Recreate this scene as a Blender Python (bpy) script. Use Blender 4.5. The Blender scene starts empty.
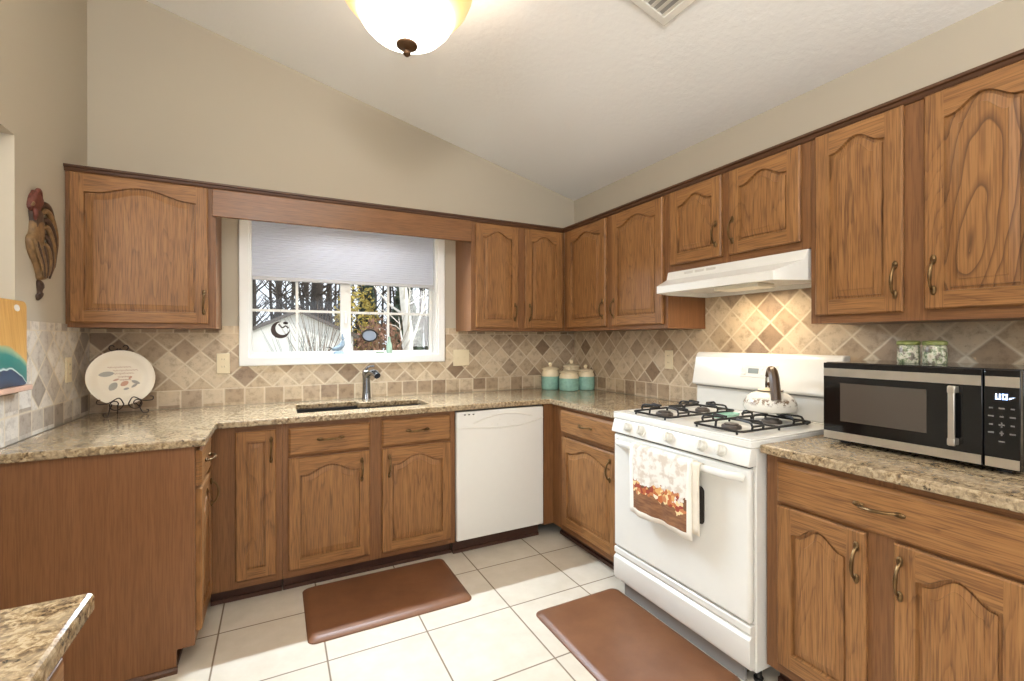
import bpy, bmesh, math, random
from mathutils import Vector, Matrix
PI = math.pi
random.seed(7)
S = bpy.context.scene
COL = S.collection

# ------------------------------------------------------------------ camera
F_PX, YAW, PITCH, ROLL = 460.788, 0.4735, -0.0015, -0.0016
cam_d = bpy.data.cameras.new('camera')
cam_d.sensor_width = 36.0
cam_d.lens = 36.0 * F_PX / 1024.0
cam_d.clip_start = 0.02
cam_d.clip_end = 300
cam = bpy.data.objects.new('camera', cam_d)
COL.objects.link(cam)
sy, cy_ = math.sin(YAW), math.cos(YAW)
sp, cp = math.sin(PITCH), math.cos(PITCH)
sr, cr = math.sin(ROLL), math.cos(ROLL)
h = Vector((sy, cy_, 0)); zz = Vector((0, 0, 1))
fwd = cp * h + sp * zz
up0 = -sp * h + cp * zz
rt0 = Vector((cy_, -sy, 0))
rt = cr * rt0 + sr * up0
up = -sr * rt0 + cr * up0
M = Matrix.Identity(4)
for i in range(3):
    M[i][0], M[i][1], M[i][2] = rt[i], up[i], -fwd[i]
M.translation = (-2.2534, -3.2386, 1.3086)
cam.matrix_world = M
S.camera = cam

# ------------------------------------------------------------------ view, world, sun, fills, lamps
S.view_settings.view_transform = 'Standard'
S.view_settings.look = 'None'
S.view_settings.gamma = 1.0
S.view_settings.use_curve_mapping = False
S.view_settings.exposure = 0.16
S.cycles.use_denoising = True
S.cycles.max_bounces = 10
S.cycles.diffuse_bounces = 5

W = bpy.data.worlds.new('sky'); S.world = W
W.use_nodes = True
wn = W.node_tree.nodes; wl = W.node_tree.links
wn['Background'].inputs['Strength'].default_value = 1.35
wn['Background'].inputs['Color'].default_value = (0.86, 0.93, 1.0, 1)

def light(name, kind, loc, energy, color=(1, 1, 1), target=None, size=None, size_y=None, spread=None):
    d = bpy.data.lights.new(name, kind); d.energy = energy; d.color = color
    if kind == 'AREA':
        d.shape = 'RECTANGLE'; d.size = size; d.size_y = size_y or size
        if spread: d.spread = spread
    o = bpy.data.objects.new(name, d); COL.objects.link(o); o.location = loc
    if target:
        o.rotation_euler = (Vector(target) - Vector(loc)).to_track_quat('-Z', 'Y').to_euler()
    return o

sun = light('sun', 'SUN', (6, -6, 9), 2.8, (1.0, 0.95, 0.86))
sun.rotation_euler = Vector((-0.85, 0.42, -0.55)).to_track_quat('-Z', 'Y').to_euler()
sun.data.angle = 0.01
# unseen area lights added to fill the room from rear, left and right
light('fill_rear', 'AREA', (-2.95, -6.0, 2.67), 8, (0.96, 0.98, 1.0), (-1.9, 0, 1.4), 2.4, 0.5)
light('fill_left', 'AREA', (-4.45, -3.8, 2.0), 66, (0.97, 0.98, 1.0), (-0.6, -1.4, 1.6), 2.0, 1.3)
light('fill_right', 'AREA', (-0.05, -3.9, 1.75), 20, (1.0, 0.99, 0.97), (-3.1, -1.6, 1.7), 0.7, 1.1)
# upward fill added behind the camera to brighten the ceiling
light('ceiling_fill', 'AREA', (-2.5, -4.2, 2.40), 98, (1.0, 0.99, 0.97), (-2.3, -3.9, 3.4), 0.6, 0.6)
# slim work lamp fixed behind the wooden valance over the sink
light('sink_lamp_light', 'AREA', (-1.80, -0.175, 2.014), 46, (0.72, 0.86, 1.0), (-1.80, -0.9, 1.0), 0.95, 0.03, math.radians(120))
light('sink_lamp_glow', 'AREA', (-1.80, -0.175, 2.013), 1.3, (0.95, 0.97, 1.0), (-1.80, -0.175, 0), 0.60, 0.03)
# warm lamp under the range hood
light('hood_lamp_light', 'AREA', (-0.20, -1.74, 1.535), 2.2, (1.0, 0.80, 0.55), (-0.12, -1.74, 0), 0.18, 0.09)

light('ceiling_lamp_bulbs', 'POINT', (-1.812, -1.497, 2.60), 5, (1.0, 0.95, 0.88)).data.shadow_soft_size = 0.06

# ------------------------------------------------------------------ colour + node helpers
def lin(r, g, b):
    f = lambda c: (c / 255) / 12.92 if c / 255 <= 0.04045 else ((c / 255 + 0.055) / 1.055) ** 2.4
    return (f(r), f(g), f(b), 1.0)

class NT:
    def __init__(s, name):
        s.m = bpy.data.materials.new(name); s.m.use_nodes = True
        s.t = s.m.node_tree; s.n = s.t.nodes; s.l = s.t.links
        s.bsdf = s.n['Principled BSDF']; s.out = s.n['Material Output']
    def node(s, ty, **kw):
        o = s.n.new(ty)
        for k, v in kw.items(): setattr(o, k, v)
        return o
    def link(s, a, b): s.l.new(a, b)
    def math(s, op, a, b=None, c=None):
        o = s.node('ShaderNodeMath', operation=op)
        for i, v in enumerate((a, b, c)):
            if v is None: continue
            if isinstance(v, (int, float)): o.inputs[i].default_value = v
            else: s.link(v, o.inputs[i])
        return o.outputs[0]
    def ramp(s, fac, stops, interp='LINEAR'):
        o = s.node('ShaderNodeValToRGB'); r = o.color_ramp; r.interpolation = interp
        while len(r.elements) < len(stops): r.elements.new(0.5)
        for e, (p, c) in zip(r.elements, stops):
            e.position = p; e.color = c if len(c) == 4 else (*c, 1)
        s.link(fac, o.inputs[0]); return o.outputs[0]
    def mix(s, fac, a, b, mode='MIX'):
        o = s.node('ShaderNodeMix', data_type='RGBA', blend_type=mode)
        for i, v in ((0, fac), (6, a), (7, b)):
            if isinstance(v, (int, float)): o.inputs[i].default_value = v
            elif isinstance(v, tuple): o.inputs[i].default_value = v
            else: s.link(v, o.inputs[i])
        return o.outputs[2]
    def coord(s, scale=(1, 1, 1), loc=(0, 0, 0), rot=(0, 0, 0), jitter=0.0):
        tc = s.node('ShaderNodeTexCoord'); v = tc.outputs['Object']
        if jitter:
            oi = s.node('ShaderNodeObjectInfo')
            mm = s.node('ShaderNodeVectorMath', operation='SCALE'); mm.inputs[0].default_value = (3.1, 2.3, 4.7)
            k = s.math('MULTIPLY', oi.outputs['Random'], jitter)
            s.link(k, mm.inputs['Scale'])
            ad = s.node('ShaderNodeVectorMath', operation='ADD'); s.link(v, ad.inputs[0]); s.link(mm.outputs[0], ad.inputs[1])
            v = ad.outputs[0]
        mp = s.node('ShaderNodeMapping')
        mp.inputs['Scale'].default_value = scale; mp.inputs['Location'].default_value = loc; mp.inputs['Rotation'].default_value = rot
        s.link(v, mp.inputs['Vector']); return mp.outputs[0]
    def noise(s, vec, scale=1.0, detail=2.0, rough=0.5, dist=0.0):
        o = s.node('ShaderNodeTexNoise'); o.inputs['Scale'].default_value = scale
        o.inputs['Detail'].default_value = detail; o.inputs['Roughness'].default_value = rough
        o.inputs['Distortion'].default_value = dist
        s.link(vec, o.inputs['Vector']); return o.outputs['Fac']
    def bump(s, hgt, strength=0.2, dist=0.002):
        o = s.node('ShaderNodeBump'); o.inputs['Strength'].default_value = strength; o.inputs['Distance'].default_value = dist
        s.link(hgt, o.inputs['Height']); s.link(o.outputs[0], s.bsdf.inputs['Normal'])
    def set(s, **kw):
        for k, v in kw.items():
            k = k.replace('_', ' ')
            i = s.bsdf.inputs[k]
            if hasattr(v, 'is_linked'): s.link(v, i)
            else: i.default_value = v
        return s

def plain(name, c, rough=0.5, metal=0.0, vary=0.0, bump=0.0, scale=30):
    t = NT(name)
    col = lin(*c)
    v = t.coord(jitter=1.0)
    n = t.noise(v, scale, 3)
    k = max(vary, 0.006)
    lo = tuple(x * (1 - k) for x in col[:3]) + (1,); hi = tuple(min(1, x * (1 + k)) for x in col[:3]) + (1,)
    t.set(Base_Color=t.ramp(n, [(0.3, lo), (0.7, hi)]), Roughness=rough, Metallic=metal)
    if bump: t.bump(n, bump)
    return t.m

def wood(name, axis, light_c, mid_c, dark_c, rough=0.44, figure=0.55, flat=False):
    t = NT(name)
    def sc(a, g):       # a across the grain, g along it
        b = a * 0.06 if flat else a
        return (g, b, a) if axis == 'x' else ((a, g, a) if axis == 'y' else (a, b, g))
    v1 = t.coord(sc(260, 9), jitter=5)
    v2 = t.coord(sc(8.5, 0.8), jitter=5)
    v3 = t.coord(sc(80, 2.2), jitter=5)
    fine = t.noise(v1, 1, 2)
    fig = t.noise(v2, 1, 1.5, 0.45)
    med = t.noise(v3, 1, 3, 0.6)
    ring = t.math('FRACT', t.math('ADD', t.math('MULTIPLY', fig, 17), t.math('MULTIPLY', med, 0.5)))
    line = t.ramp(ring, [(0.0, (1, 1, 1)), (0.10, (0.5, 0.5, 0.5)), (0.26, (0, 0, 0)), (0.95, (0, 0, 0)), (1.0, (1, 1, 1))])
    pores = t.ramp(fine, [(0.38, (1, 1, 1)), (0.54, (0, 0, 0))])
    base = t.mix(t.ramp(med, [(0.3, (0, 0, 0)), (0.7, (1, 1, 1))]), lin(*light_c), lin(*mid_c))
    k1 = t.math('MULTIPLY', line, t.math('ADD', figure * 0.45, t.math('MULTIPLY', pores, figure * 0.55)))
    c1 = t.mix(k1, base, lin(*dark_c))
    c2 = t.mix(t.math('MULTIPLY', pores, 0.46), c1, lin(*dark_c))
    t.set(Base_Color=c2, Roughness=rough, Specular_IOR_Level=0.36)
    t.bump(t.math('ADD', t.math('MULTIPLY', fine, 0.6), t.math('MULTIPLY', line, -0.4)), 0.12, 0.001)
    return t.m

OAK = ((157, 112, 67), (136, 93, 53), (78, 49, 28))
OAKF = ((134, 92, 56), (120, 80, 47), (86, 55, 32))
M_oak_v = wood('oak_upright_grain', 'z', *OAK, flat=True)
M_oak_h = wood('oak_level_grain', 'x', *OAK, flat=True)
M_oak_p = wood('oak_panel_grain', 'z', *OAK, figure=0.62, flat=True)
def cathedral(name):
    t = NT(name); v = t.coord(); sx = t.node('ShaderNodeSeparateXYZ'); t.link(v, sx.inputs[0])
    X, Z = sx.outputs[0], sx.outputs[2]
    fine = t.noise(t.coord((210, 12, 6)), 1, 2); med = t.noise(t.coord((45, 3, 1.6)), 1, 3, 0.6)
    wob = t.noise(t.coord((9, 1, 3.2)), 1, 2)
    dz = t.math('SUBTRACT', Z, 0.175)
    zz_ = t.math('DIVIDE', dz, t.math('ADD', 0.16, t.math('MULTIPLY', t.math('GREATER_THAN', dz, 0.0), 0.20)))
    xx = t.math('DIVIDE', t.math('SUBTRACT', t.math('SUBTRACT', X, 0.115), t.math('MULTIPLY', dz, 0.10)), 0.060)
    d = t.math('POWER', t.math('ADD', t.math('MULTIPLY', xx, xx), t.math('MULTIPLY', zz_, zz_)), 0.5)
    d = t.math('ADD', d, t.math('MULTIPLY', wob, 0.9))
    ring = t.math('FRACT', t.math('MULTIPLY', d, 2.1))
    line = t.ramp(ring, [(0.0, (1, 1, 1)), (0.12, (0.5, 0.5, 0.5)), (0.32, (0, 0, 0)), (0.95, (0, 0, 0)), (1.0, (1, 1, 1))])
    pores = t.ramp(fine, [(0.38, (1, 1, 1)), (0.54, (0, 0, 0))])
    base = t.mix(t.ramp(med, [(0.3, (0, 0, 0)), (0.7, (1, 1, 1))]), lin(*OAK[0]), lin(*OAK[1]))
    c1 = t.mix(t.math('MULTIPLY', line, 0.8), base, lin(*OAK[2]))
    t.set(Base_Color=t.mix(t.math('MULTIPLY', pores, 0.4), c1, lin(*OAK[2])), Roughness=0.36)
    t.bump(fine, 0.1, 0.001)
    return t.m
M_oak_c = cathedral('oak_cathedral_grain')
M_fr_v = wood('oak_frame_upright', 'z', *OAKF, figure=0.2)
M_fr_h = wood('oak_frame_level', 'x', *OAKF, figure=0.2)
M_side = wood('oak_side_panel', 'z', (132, 90, 57), (121, 80, 49), (100, 65, 40), 0.42, 0.12)
M_trim = wood('dark_oak_trim', 'x', (92, 60, 38), (78, 50, 31), (54, 34, 21), 0.4, 0.2)
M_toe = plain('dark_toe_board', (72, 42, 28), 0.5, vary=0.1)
M_white = plain('white_enamel', (228, 226, 219), 0.22)
M_white_dull = plain('white_plastic', (222, 219, 210), 0.4)
M_groove = plain('grey_seam', (120, 118, 112), 0.6)
M_black = plain('black_iron', (26, 24, 23), 0.45)
M_blackgloss = plain('black_gloss', (14, 13, 13), 0.08)
M_steel = plain('brushed_steel', (205, 198, 186), 0.30, 0.85, 0.05)
M_chrome = plain('chrome', (150, 152, 156), 0.12, 1.0)
M_sinkm = plain('dark_sink', (52, 50, 50), 0.35, 0.3)
M_brass = plain('antique_brass', (112, 88, 58), 0.35, 0.9, 0.2, scale=60)
M_ivory = plain('ivory_plastic', (222, 206, 172), 0.4)
M_ivory_d = plain('ivory_shadow', (120, 104, 80), 0.5)
M_winwhite = plain('white_painted_wood', (240, 239, 234), 0.4)
M_bronze = plain('dark_bronze', (92, 66, 44), 0.35, 0.7)
M_wire = plain('dark_wire', (58, 44, 38), 0.5, 0.3)
M_teal = plain('teal_glaze', (146, 190, 174), 0.2, vary=0.12, scale=40)
M_cream = plain('cream_glaze', (238, 222, 188), 0.25, vary=0.06)
M_grey = plain('dark_grey', (84, 82, 80), 0.5)

# wall paint and ceiling
def paint(name, c, strength, scale):
    t = NT(name); v = t.coord(); n = t.noise(v, scale, 4, 0.6)
    big = t.noise(v, 1.3, 2)
    a = lin(*c); b = tuple(x * 0.97 for x in a[:3]) + (1,)
    t.set(Base_Color=t.mix(big, a, b), Roughness=0.75)
    t.bump(n, strength, 0.004)
    return t.m
M_wall = paint('beige_wall_paint', (186, 176, 157), 0.05, 120)
M_ceil = paint('white_stomped_ceiling', (246, 246, 244), 0.5, 30)

def tile_floor():
    t = NT('cream_floor_tile'); v = t.coord()
    sx = t.node('ShaderNodeSeparateXYZ'); t.link(v, sx.inputs[0])
    P = 0.4165
    u = t.math('DIVIDE', t.math('ADD', sx.outputs[0], 2.068 + 8 * P), P)
    w = t.math('DIVIDE', t.math('ADD', sx.outputs[1], 1.2245 + 0.41 * 16), 0.41)
    def edge(q):
        f = t.math('FRACT', q)
        return t.math('MINIMUM', f, t.math('SUBTRACT', 1.0, f))
    e = t.math('MINIMUM', edge(u), edge(w))
    g = t.ramp(e, [(0.006, (1, 1, 1)), (0.010, (0, 0, 0))])
    cid = t.node('ShaderNodeCombineXYZ'); t.link(t.math('FLOOR', u), cid.inputs[0]); t.link(t.math('FLOOR', w), cid.inputs[1])
    wn_ = t.node('ShaderNodeTexWhiteNoise'); t.link(cid.outputs[0], wn_.inputs[0])
    mott = t.noise(v, 9, 5, 0.6)
    c = t.ramp(mott, [(0.3, lin(201, 190, 172)), (0.7, lin(215, 205, 189))])
    c = t.mix(t.math('MULTIPLY', wn_.outputs['Value'], 0.25), c, lin(194, 180, 157))
    c = t.mix(g, c, lin(122, 104, 82))
    t.set(Base_Color=c, Roughness=t.mix(g, (0.30,) * 3 + (1,), (0.8,) * 3 + (1,)))
    t.bump(t.math('SUBTRACT', t.math('MULTIPLY', mott, 0.1), g), 0.35, 0.003)
    return t.m
M_floor = tile_floor()

def tile_splash(name, axis, u0, usq, sill_u=None, side=1):
    """Tumbled stone: a row of squares, a field of diamonds (diagonal d), a liner row on top."""
    t = NT(name); v = t.coord()
    sx = t.node('ShaderNodeSeparateXYZ'); t.link(v, sx.inputs[0])
    U = sx.outputs[0 if axis == 'x' else 1]; Z = sx.outputs[2]
    d = 0.15
    du = t.math('DIVIDE', t.math('ADD', U, -u0 + 40 * d), d)
    dz = t.math('DIVIDE', t.math('ADD', Z, -1.022 + 20 * d), d)
    p = t.math('ADD', du, dz); q = t.math('ADD', t.math('SUBTRACT', du, dz), 100)
    def edge(a):
        f = t.math('FRACT', a); return t.math('MINIMUM', f, t.math('SUBTRACT', 1.0, f))
    e_d = t.math('MULTIPLY', t.math('MINIMUM', edge(p), edge(q)), d * 0.7071)
    s_ = 0.1065
    su = t.math('DIVIDE', t.math('ADD', U, -usq + 60 * s_), s_)
    e_su = t.math('MULTIPLY', edge(su), s_)
    # square rows: bottom row, and a second one below the pass-through sill of the left wall
    zb = t.math('ABSOLUTE', t.math('SUBTRACT', Z, 1.022))
    e_s = t.math('MINIMUM', e_su, zb)
    below = t.math('LESS_THAN', Z, 1.022)
    if sill_u is not None:
        second = t.math('MULTIPLY', t.math('LESS_THAN', U, sill_u), t.math('LESS_THAN', Z, 1.2))
        below = t.math('MAXIMUM', below, second)
    lu = t.math('DIVIDE', t.math('ADD', U, 30.0), 0.075)
    top = t.math('GREATER_THAN', Z, 1.349)
    e_l = t.math('MINIMUM', t.math('MULTIPLY', edge(lu), 0.075), t.math('ABSOLUTE', t.math('SUBTRACT', Z, 1.349)))
    if name.endswith('range'):
        top = t.math('GREATER_THAN', Z, 99.0)
    def sel(m, a, b): return t.math('ADD', t.math('MULTIPLY', m, a), t.math('MULTIPLY', t.math('SUBTRACT', 1.0, m), b))
    e = sel(below, e_s, sel(top, e_l, e_d))
    wob = t.math('MULTIPLY', t.math('SUBTRACT', t.noise(v, 55, 2), 0.5), 0.004)
    g = t.ramp(t.math('ADD', e, wob), [(0.0028, (1, 1, 1)), (0.0048, (0, 0, 0))])
    c1 = t.node('ShaderNodeCombineXYZ'); t.link(t.math('FLOOR', p), c1.inputs[0]); t.link(t.math('FLOOR', q), c1.inputs[1])
    w1 = t.node('ShaderNodeTexWhiteNoise'); t.link(c1.outputs[0], w1.inputs[0])
    c2 = t.node('ShaderNodeCombineXYZ'); t.link(t.math('FLOOR', su), c2.inputs[0]); t.link(t.math('FLOOR', t.math('DIVIDE', Z, 0.104)), c2.inputs[1])
    c2.inputs[2].default_value = 5
    w2 = t.node('ShaderNodeTexWhiteNoise'); t.link(c2.outputs[0], w2.inputs[0])
    c3 = t.node('ShaderNodeCombineXYZ'); t.link(t.math('FLOOR', lu), c3.inputs[0]); c3.inputs[2].default_value = 9
    w3 = t.node('ShaderNodeTexWhiteNoise'); t.link(c3.outputs[0], w3.inputs[0])
    r = sel(below, w2.outputs['Value'], sel(top, w3.outputs['Value'], w1.outputs['Value']))
    st = [(0.0, lin(136, 112, 88)), (0.12, lin(166, 143, 116)), (0.34, lin(192, 171, 142)), (0.62, lin(208, 190, 162)), (0.86, lin(182, 161, 135)), (1.0, lin(154, 132, 110))]
    if axis == 'l':  # paler stops paint the daylight on this wall into the stone colour
        st = [(0.0, lin(146, 134, 122)), (0.18, lin(176, 164, 150)), (0.4, lin(212, 204, 192)), (0.7, lin(228, 222, 212)), (1.0, lin(178, 164, 146))]
    col = t.ramp(r, st)
    mt = t.noise(v, 26, 6, 0.65)
    col = t.mix(0.85, col, t.ramp(mt, [(0.28, (0.52, 0.47, 0.42)), (0.5, (0.97, 0.96, 0.95)), (0.75, (1.08, 1.06, 1.02))]), 'MULTIPLY')
    pit = t.ramp(t.noise(v, 130, 2), [(0.28, (1, 1, 1)), (0.36, (0, 0, 0))])
    col = t.mix(t.math('MULTIPLY', pit, 0.35), col, lin(120, 98, 80))
    col = t.mix(g, col, lin(216, 201, 174))
    t.set(Base_Color=col, Roughness=0.5)
    t.bump(t.math('SUBTRACT', t.math('MULTIPLY', mt, 0.25), t.math('ADD', g, t.math('MULTIPLY', pit, 0.4))), 0.4, 0.003)
    return t.m
M_spl_back = tile_splash('stone_tile_window_wall', 'x', -1.52, -1.57)
M_spl_right = tile_splash('stone_tile_range', 'y', -1.372, -1.072)
M_spl_left = tile_splash('stone_tile_side_daylit', 'l', -0.457, -0.775, sill_u=-0.667)

def granite():
    t = NT('golden_granite'); v = t.coord()
    n1 = t.noise(v, 68, 5, 0.7, 0.4)
    n2 = t.noise(v, 9, 3, 0.6, 1.2)
    vo = t.node('ShaderNodeTexVoronoi'); vo.inputs['Scale'].default_value = 150; t.link(v, vo.inputs['Vector'])
    base = t.ramp(n1, [(0.30, lin(40, 33, 29)), (0.42, lin(100, 80, 58)), (0.52, lin(152, 128, 94)), (0.62, lin(192, 172, 140)), (0.75, lin(132, 114, 94))])
    base = t.mix(t.ramp(n2, [(0.35, (0, 0, 0)), (0.65, (0.6, 0.6, 0.6))]), base, lin(176, 158, 130))
    sp_ = t.ramp(vo.outputs['Color'], [(0.13, (1, 1, 1)), (0.17, (0, 0, 0))])
    sp2 = t.math('MULTIPLY', sp_, t.ramp(n1, [(0.40, (1, 1, 1)), (0.6, (0.1, 0.1, 0.1))]))
    c = t.mix(t.math('MULTIPLY', sp2, 0.85), base, lin(44, 36, 32))
    t.set(Base_Color=c, Roughness=0.13)
    return t.m
M_granite = granite()

def glass(name, tint=(1, 1, 1)):
    t = NT(name)
    t.n.remove(t.bsdf)
    tr = t.node('ShaderNodeBsdfTransparent'); tr.inputs[0].default_value = (*tint, 1)
    gl = t.node('ShaderNodeBsdfGlossy'); gl.inputs['Roughness'].default_value = 0.02
    fr = t.node('ShaderNodeFresnel'); fr.inputs[0].default_value = 1.45
    mx = t.node('ShaderNodeMixShader'); t.link(fr.outputs[0], mx.inputs[0]); t.link(tr.outputs[0], mx.inputs[1]); t.link(gl.outputs[0], mx.inputs[2])
    t.link(mx.outputs[0], t.out.inputs[0])
    return t.m
M_glass = glass('clear_window_glass')

def emit(name, c, s):
    t = NT(name); t.set(Base_Color=lin(*c), Emission_Color=lin(*c), Emission_Strength=s, Roughness=0.4); return t.m

# ------------------------------------------------------------------ mesh collector
class G:
    def __init__(s): s.v = []; s.f = []; s.m = []
    def add(s, vs, fs, m=0):
        o = len(s.v); s.v += [tuple(p) for p in vs]
        for f in fs: s.f.append([o + i for i in f]); s.m.append(m)
    def box(s, x0, x1, y0, y1, z0, z1, m=0):
        vs = [(x0, y0, z0), (x1, y0, z0), (x1, y1, z0), (x0, y1, z0), (x0, y0, z1), (x1, y0, z1), (x1, y1, z1), (x0, y1, z1)]
        s.add(vs, [(0, 3, 2, 1), (4, 5, 6, 7), (0, 1, 5, 4), (1, 2, 6, 5), (2, 3, 7, 6), (3, 0, 4, 7)], m); return s
    def prism(s, poly, axis, a0, a1, m=0):
        def P(p, a):
            return (a, p[0], p[1]) if axis == 'x' else ((p[0], a, p[1]) if axis == 'y' else (p[0], p[1], a))
        n = len(poly); vs = [P(p, a0) for p in poly] + [P(p, a1) for p in poly]
        s.add(vs, [list(range(n))[::-1], list(range(n, 2 * n))] + [(i, (i + 1) % n, n + (i + 1) % n, n + i) for i in range(n)], m); return s
    def lathe(s, prof, c=(0, 0, 0), seg=28, axis='z', m=0, sx=1.0, sy=1.0):
        vs = []; fs = []; n = len(prof)
        for r, z in prof:
            for k in range(seg):
                a = 2 * PI * k / seg; x, y = r * math.cos(a) * sx, r * math.sin(a) * sy
                if axis == 'z': p = (x, y, z)
                elif axis == 'y': p = (x, z, y)
                else: p = (z, x, y)
                vs.append((c[0] + p[0], c[1] + p[1], c[2] + p[2]))
        for i in range(n - 1):
            for k in range(seg):
                k2 = (k + 1) % seg; fs.append((i * seg + k, i * seg + k2, (i + 1) * seg + k2, (i + 1) * seg + k))
        if prof[0][0] > 1e-6: fs.append(list(range(seg))[::-1])
        if prof[-1][0] > 1e-6: fs.append([(n - 1) * seg + k for k in range(seg)])
        s.add(vs, fs, m); return s
    def tube(s, path, rad, seg=8, m=0, flat=1.0):
        P = [Vector(p) for p in path]; n = len(P)
        R = rad if isinstance(rad, (list, tuple)) else [rad] * n
        T = []
        for i in range(n):
            d = (P[min(i + 1, n - 1)] - P[max(i - 1, 0)])
            T.append(d.normalized() if d.length > 1e-9 else Vector((0, 0, 1)))
        a = Vector((0, 0, 1)) if abs(T[0].z) < 0.9 else Vector((1, 0, 0))
        N = (a - T[0] * a.dot(T[0])).normalized()
        vs = []; fs = []
        for i in range(n):
            N = (N - T[i] * N.dot(T[i])).normalized(); B = T[i].cross(N)
            for k in range(seg):
                q = 2 * PI * k / seg
                vs.append(P[i] + N * (math.cos(q) * R[i]) + B * (math.sin(q) * R[i] * flat))
        for i in range(n - 1):
            for k in range(seg):
                k2 = (k + 1) % seg; fs.append((i * seg + k, i * seg + k2, (i + 1) * seg + k2, (i + 1) * seg + k))
        fs.append(list(range(seg))[::-1]); fs.append([(n - 1) * seg + k for k in range(seg)])
        s.add(vs, fs, m); return s
    def ball(s, c, r, m=0, seg=14, sc=(1, 1, 1)):
        rings = seg // 2
        prof = [(max(1e-7, r * math.sin(PI * i / rings)), -r * math.cos(PI * i / rings)) for i in range(rings + 1)]
        vs = []; fs = []
        for rr, z in prof:
            for k in range(seg):
                a = 2 * PI * k / seg
                vs.append((c[0] + rr * math.cos(a) * sc[0], c[1] + rr * math.sin(a) * sc[1], c[2] + z * sc[2]))
        for i in range(rings):
            for k in range(seg):
                k2 = (k + 1) % seg; fs.append((i * seg + k, i * seg + k2, (i + 1) * seg + k2, (i + 1) * seg + k))
        s.add(vs, fs, m); return s
    def slab(s, us, vs_, keep, w0, w1, axis, mat=None):
        """Connected slab of grid cells; axis is the thickness direction."""
        def P(u, v, w):
            return (w, u, v) if axis == 'x' else ((u, w, v) if axis == 'y' else (u, v, w))
        idx = {}; V = []; F = []; Mi = []
        def vid(i, j, k):
            if (i, j, k) not in idx:
                idx[(i, j, k)] = len(V); V.append(P(us[i], vs_[j], w0 if k == 0 else w1))
            return idx[(i, j, k)]
        nu, nv = len(us) - 1, len(vs_) - 1
        K = lambda i, j: 0 <= i < nu and 0 <= j < nv and keep((us[i] + us[i + 1]) / 2, (vs_[j] + vs_[j + 1]) / 2)
        for i in range(nu):
            for j in range(nv):
                if not K(i, j): continue
                m = mat((us[i] + us[i + 1]) / 2, (vs_[j] + vs_[j + 1]) / 2) if mat else 0
                a = [(i, j), (i + 1, j), (i + 1, j + 1), (i, j + 1)]
                fl = [[vid(*p, 0) for p in a][::-1], [vid(*p, 1) for p in a]]
                for (p, q, di, dj) in ((a[0], a[1], 0, -1), (a[1], a[2], 1, 0), (a[2], a[3], 0, 1), (a[3], a[0], -1, 0)):
                    if not K(i + di, j + dj): fl.append([vid(*p, 0), vid(*q, 0), vid(*q, 1), vid(*p, 1)])
                F += fl; Mi += [m] * len(fl)
        o = len(s.v); s.v += V
        for f, m in zip(F, Mi): s.f.append([o + k for k in f]); s.m.append(m)
        return s
    def build(s, name, mats, parent=None, loc=(0, 0, 0), bevel=0.0, smooth=35, rot=None, seg=2):
        me = bpy.data.meshes.new(name); me.from_pydata(s.v, [], s.f)
        if not isinstance(mats, (list, tuple)): mats = [mats]
        for m in mats: me.materials.append(m)
        for p, m in zip(me.polygons, s.m): p.material_index = min(m, len(mats) - 1)
        bm = bmesh.new(); bm.from_mesh(me); bmesh.ops.recalc_face_normals(bm, faces=bm.faces); bm.to_mesh(me); bm.free()
        if smooth:
            for p in me.polygons: p.use_smooth = True
            me.set_sharp_from_angle(angle=math.radians(smooth))
        o = bpy.data.objects.new(name, me); COL.objects.link(o)
        if parent: o.parent = parent
        o.location = loc
        if rot: o.rotation_euler = rot
        if bevel:
            b = o.modifiers.new('bevel', 'BEVEL'); b.width = bevel; b.segments = seg; b.limit_method = 'ANGLE'; b.angle_limit = math.radians(40)
        return o

def tag(o, label, cat, group=None):
    o['label'] = label; o['category'] = cat
    if group: o['group'] = group
    return o
def thing(name, label, cat, loc=(0, 0, 0), rz=0.0, group=None):
    o = bpy.data.objects.new(name, None); COL.objects.link(o); o.empty_display_size = 0.05
    o.location = loc; o.rotation_euler = (0, 0, rz)
    return tag(o, label, cat, group)
def struct(o, label=None):
    o['kind'] = 'structure'
    if label: o['label'] = label
    return o
def part_label(o, label): o['label'] = label; return o
def copy_tree(o, parent=None):
    c = o.copy(); COL.objects.link(c)
    if parent: c.parent = parent
    for ch in list(o.children): copy_tree(ch, c)
    return c

# ------------------------------------------------------------------ room shell
XL, ZC, SL = -3.151, 2.4859, 0.2519
def ceil_z(x): return ZC - SL * x
YB = -6.2
def wallslab(name, us, vs_, keep, w0, w1, axis, mat=M_wall):
    g = G(); g.slab(us, vs_, keep, w0, w1, axis); return struct(g.build(name, mat, smooth=0))
WX0, WX1, WZ0, WZ1 = -2.398, -1.207, 1.205, 2.14
# gable wall with the window: lower block plus sloping top
g = G(); g.slab([-4.6, WX0, WX1, 0.14], [-0.1, WZ0, WZ1, 2.45], lambda u, v: not (WX0 < u < WX1 and WZ0 < v < WZ1), 0, 0.14, 'y')
g.prism([(-4.6, 2.45), (0.14, 2.45), (0.14, ceil_z(0.14)), (-4.6, ceil_z(-4.6))], 'y', 0, 0.14)
struct(g.build('wall_back', M_wall, smooth=0))
wallslab('wall_right', [YB, 0.0], [-0.1, ZC + 0.02], lambda u, v: True, 0, 0.14, 'x')
OPY0, OPY1, OPZ0, OPZ1 = -2.1, -0.777, 1.118, 2.104
wallslab('wall_left', [-2.35, OPY0, OPY1, 0.0], [-0.1, OPZ0, OPZ1, ceil_z(XL)], lambda u, v: not (OPY0 < u < OPY1 and OPZ0 < v < OPZ1), XL - 0.12, XL, 'x')
wallslab('wall_far_left', [YB, 0.14], [-0.1, ceil_z(-4.6)], lambda u, v: True, -4.74, -4.6, 'x')
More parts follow.
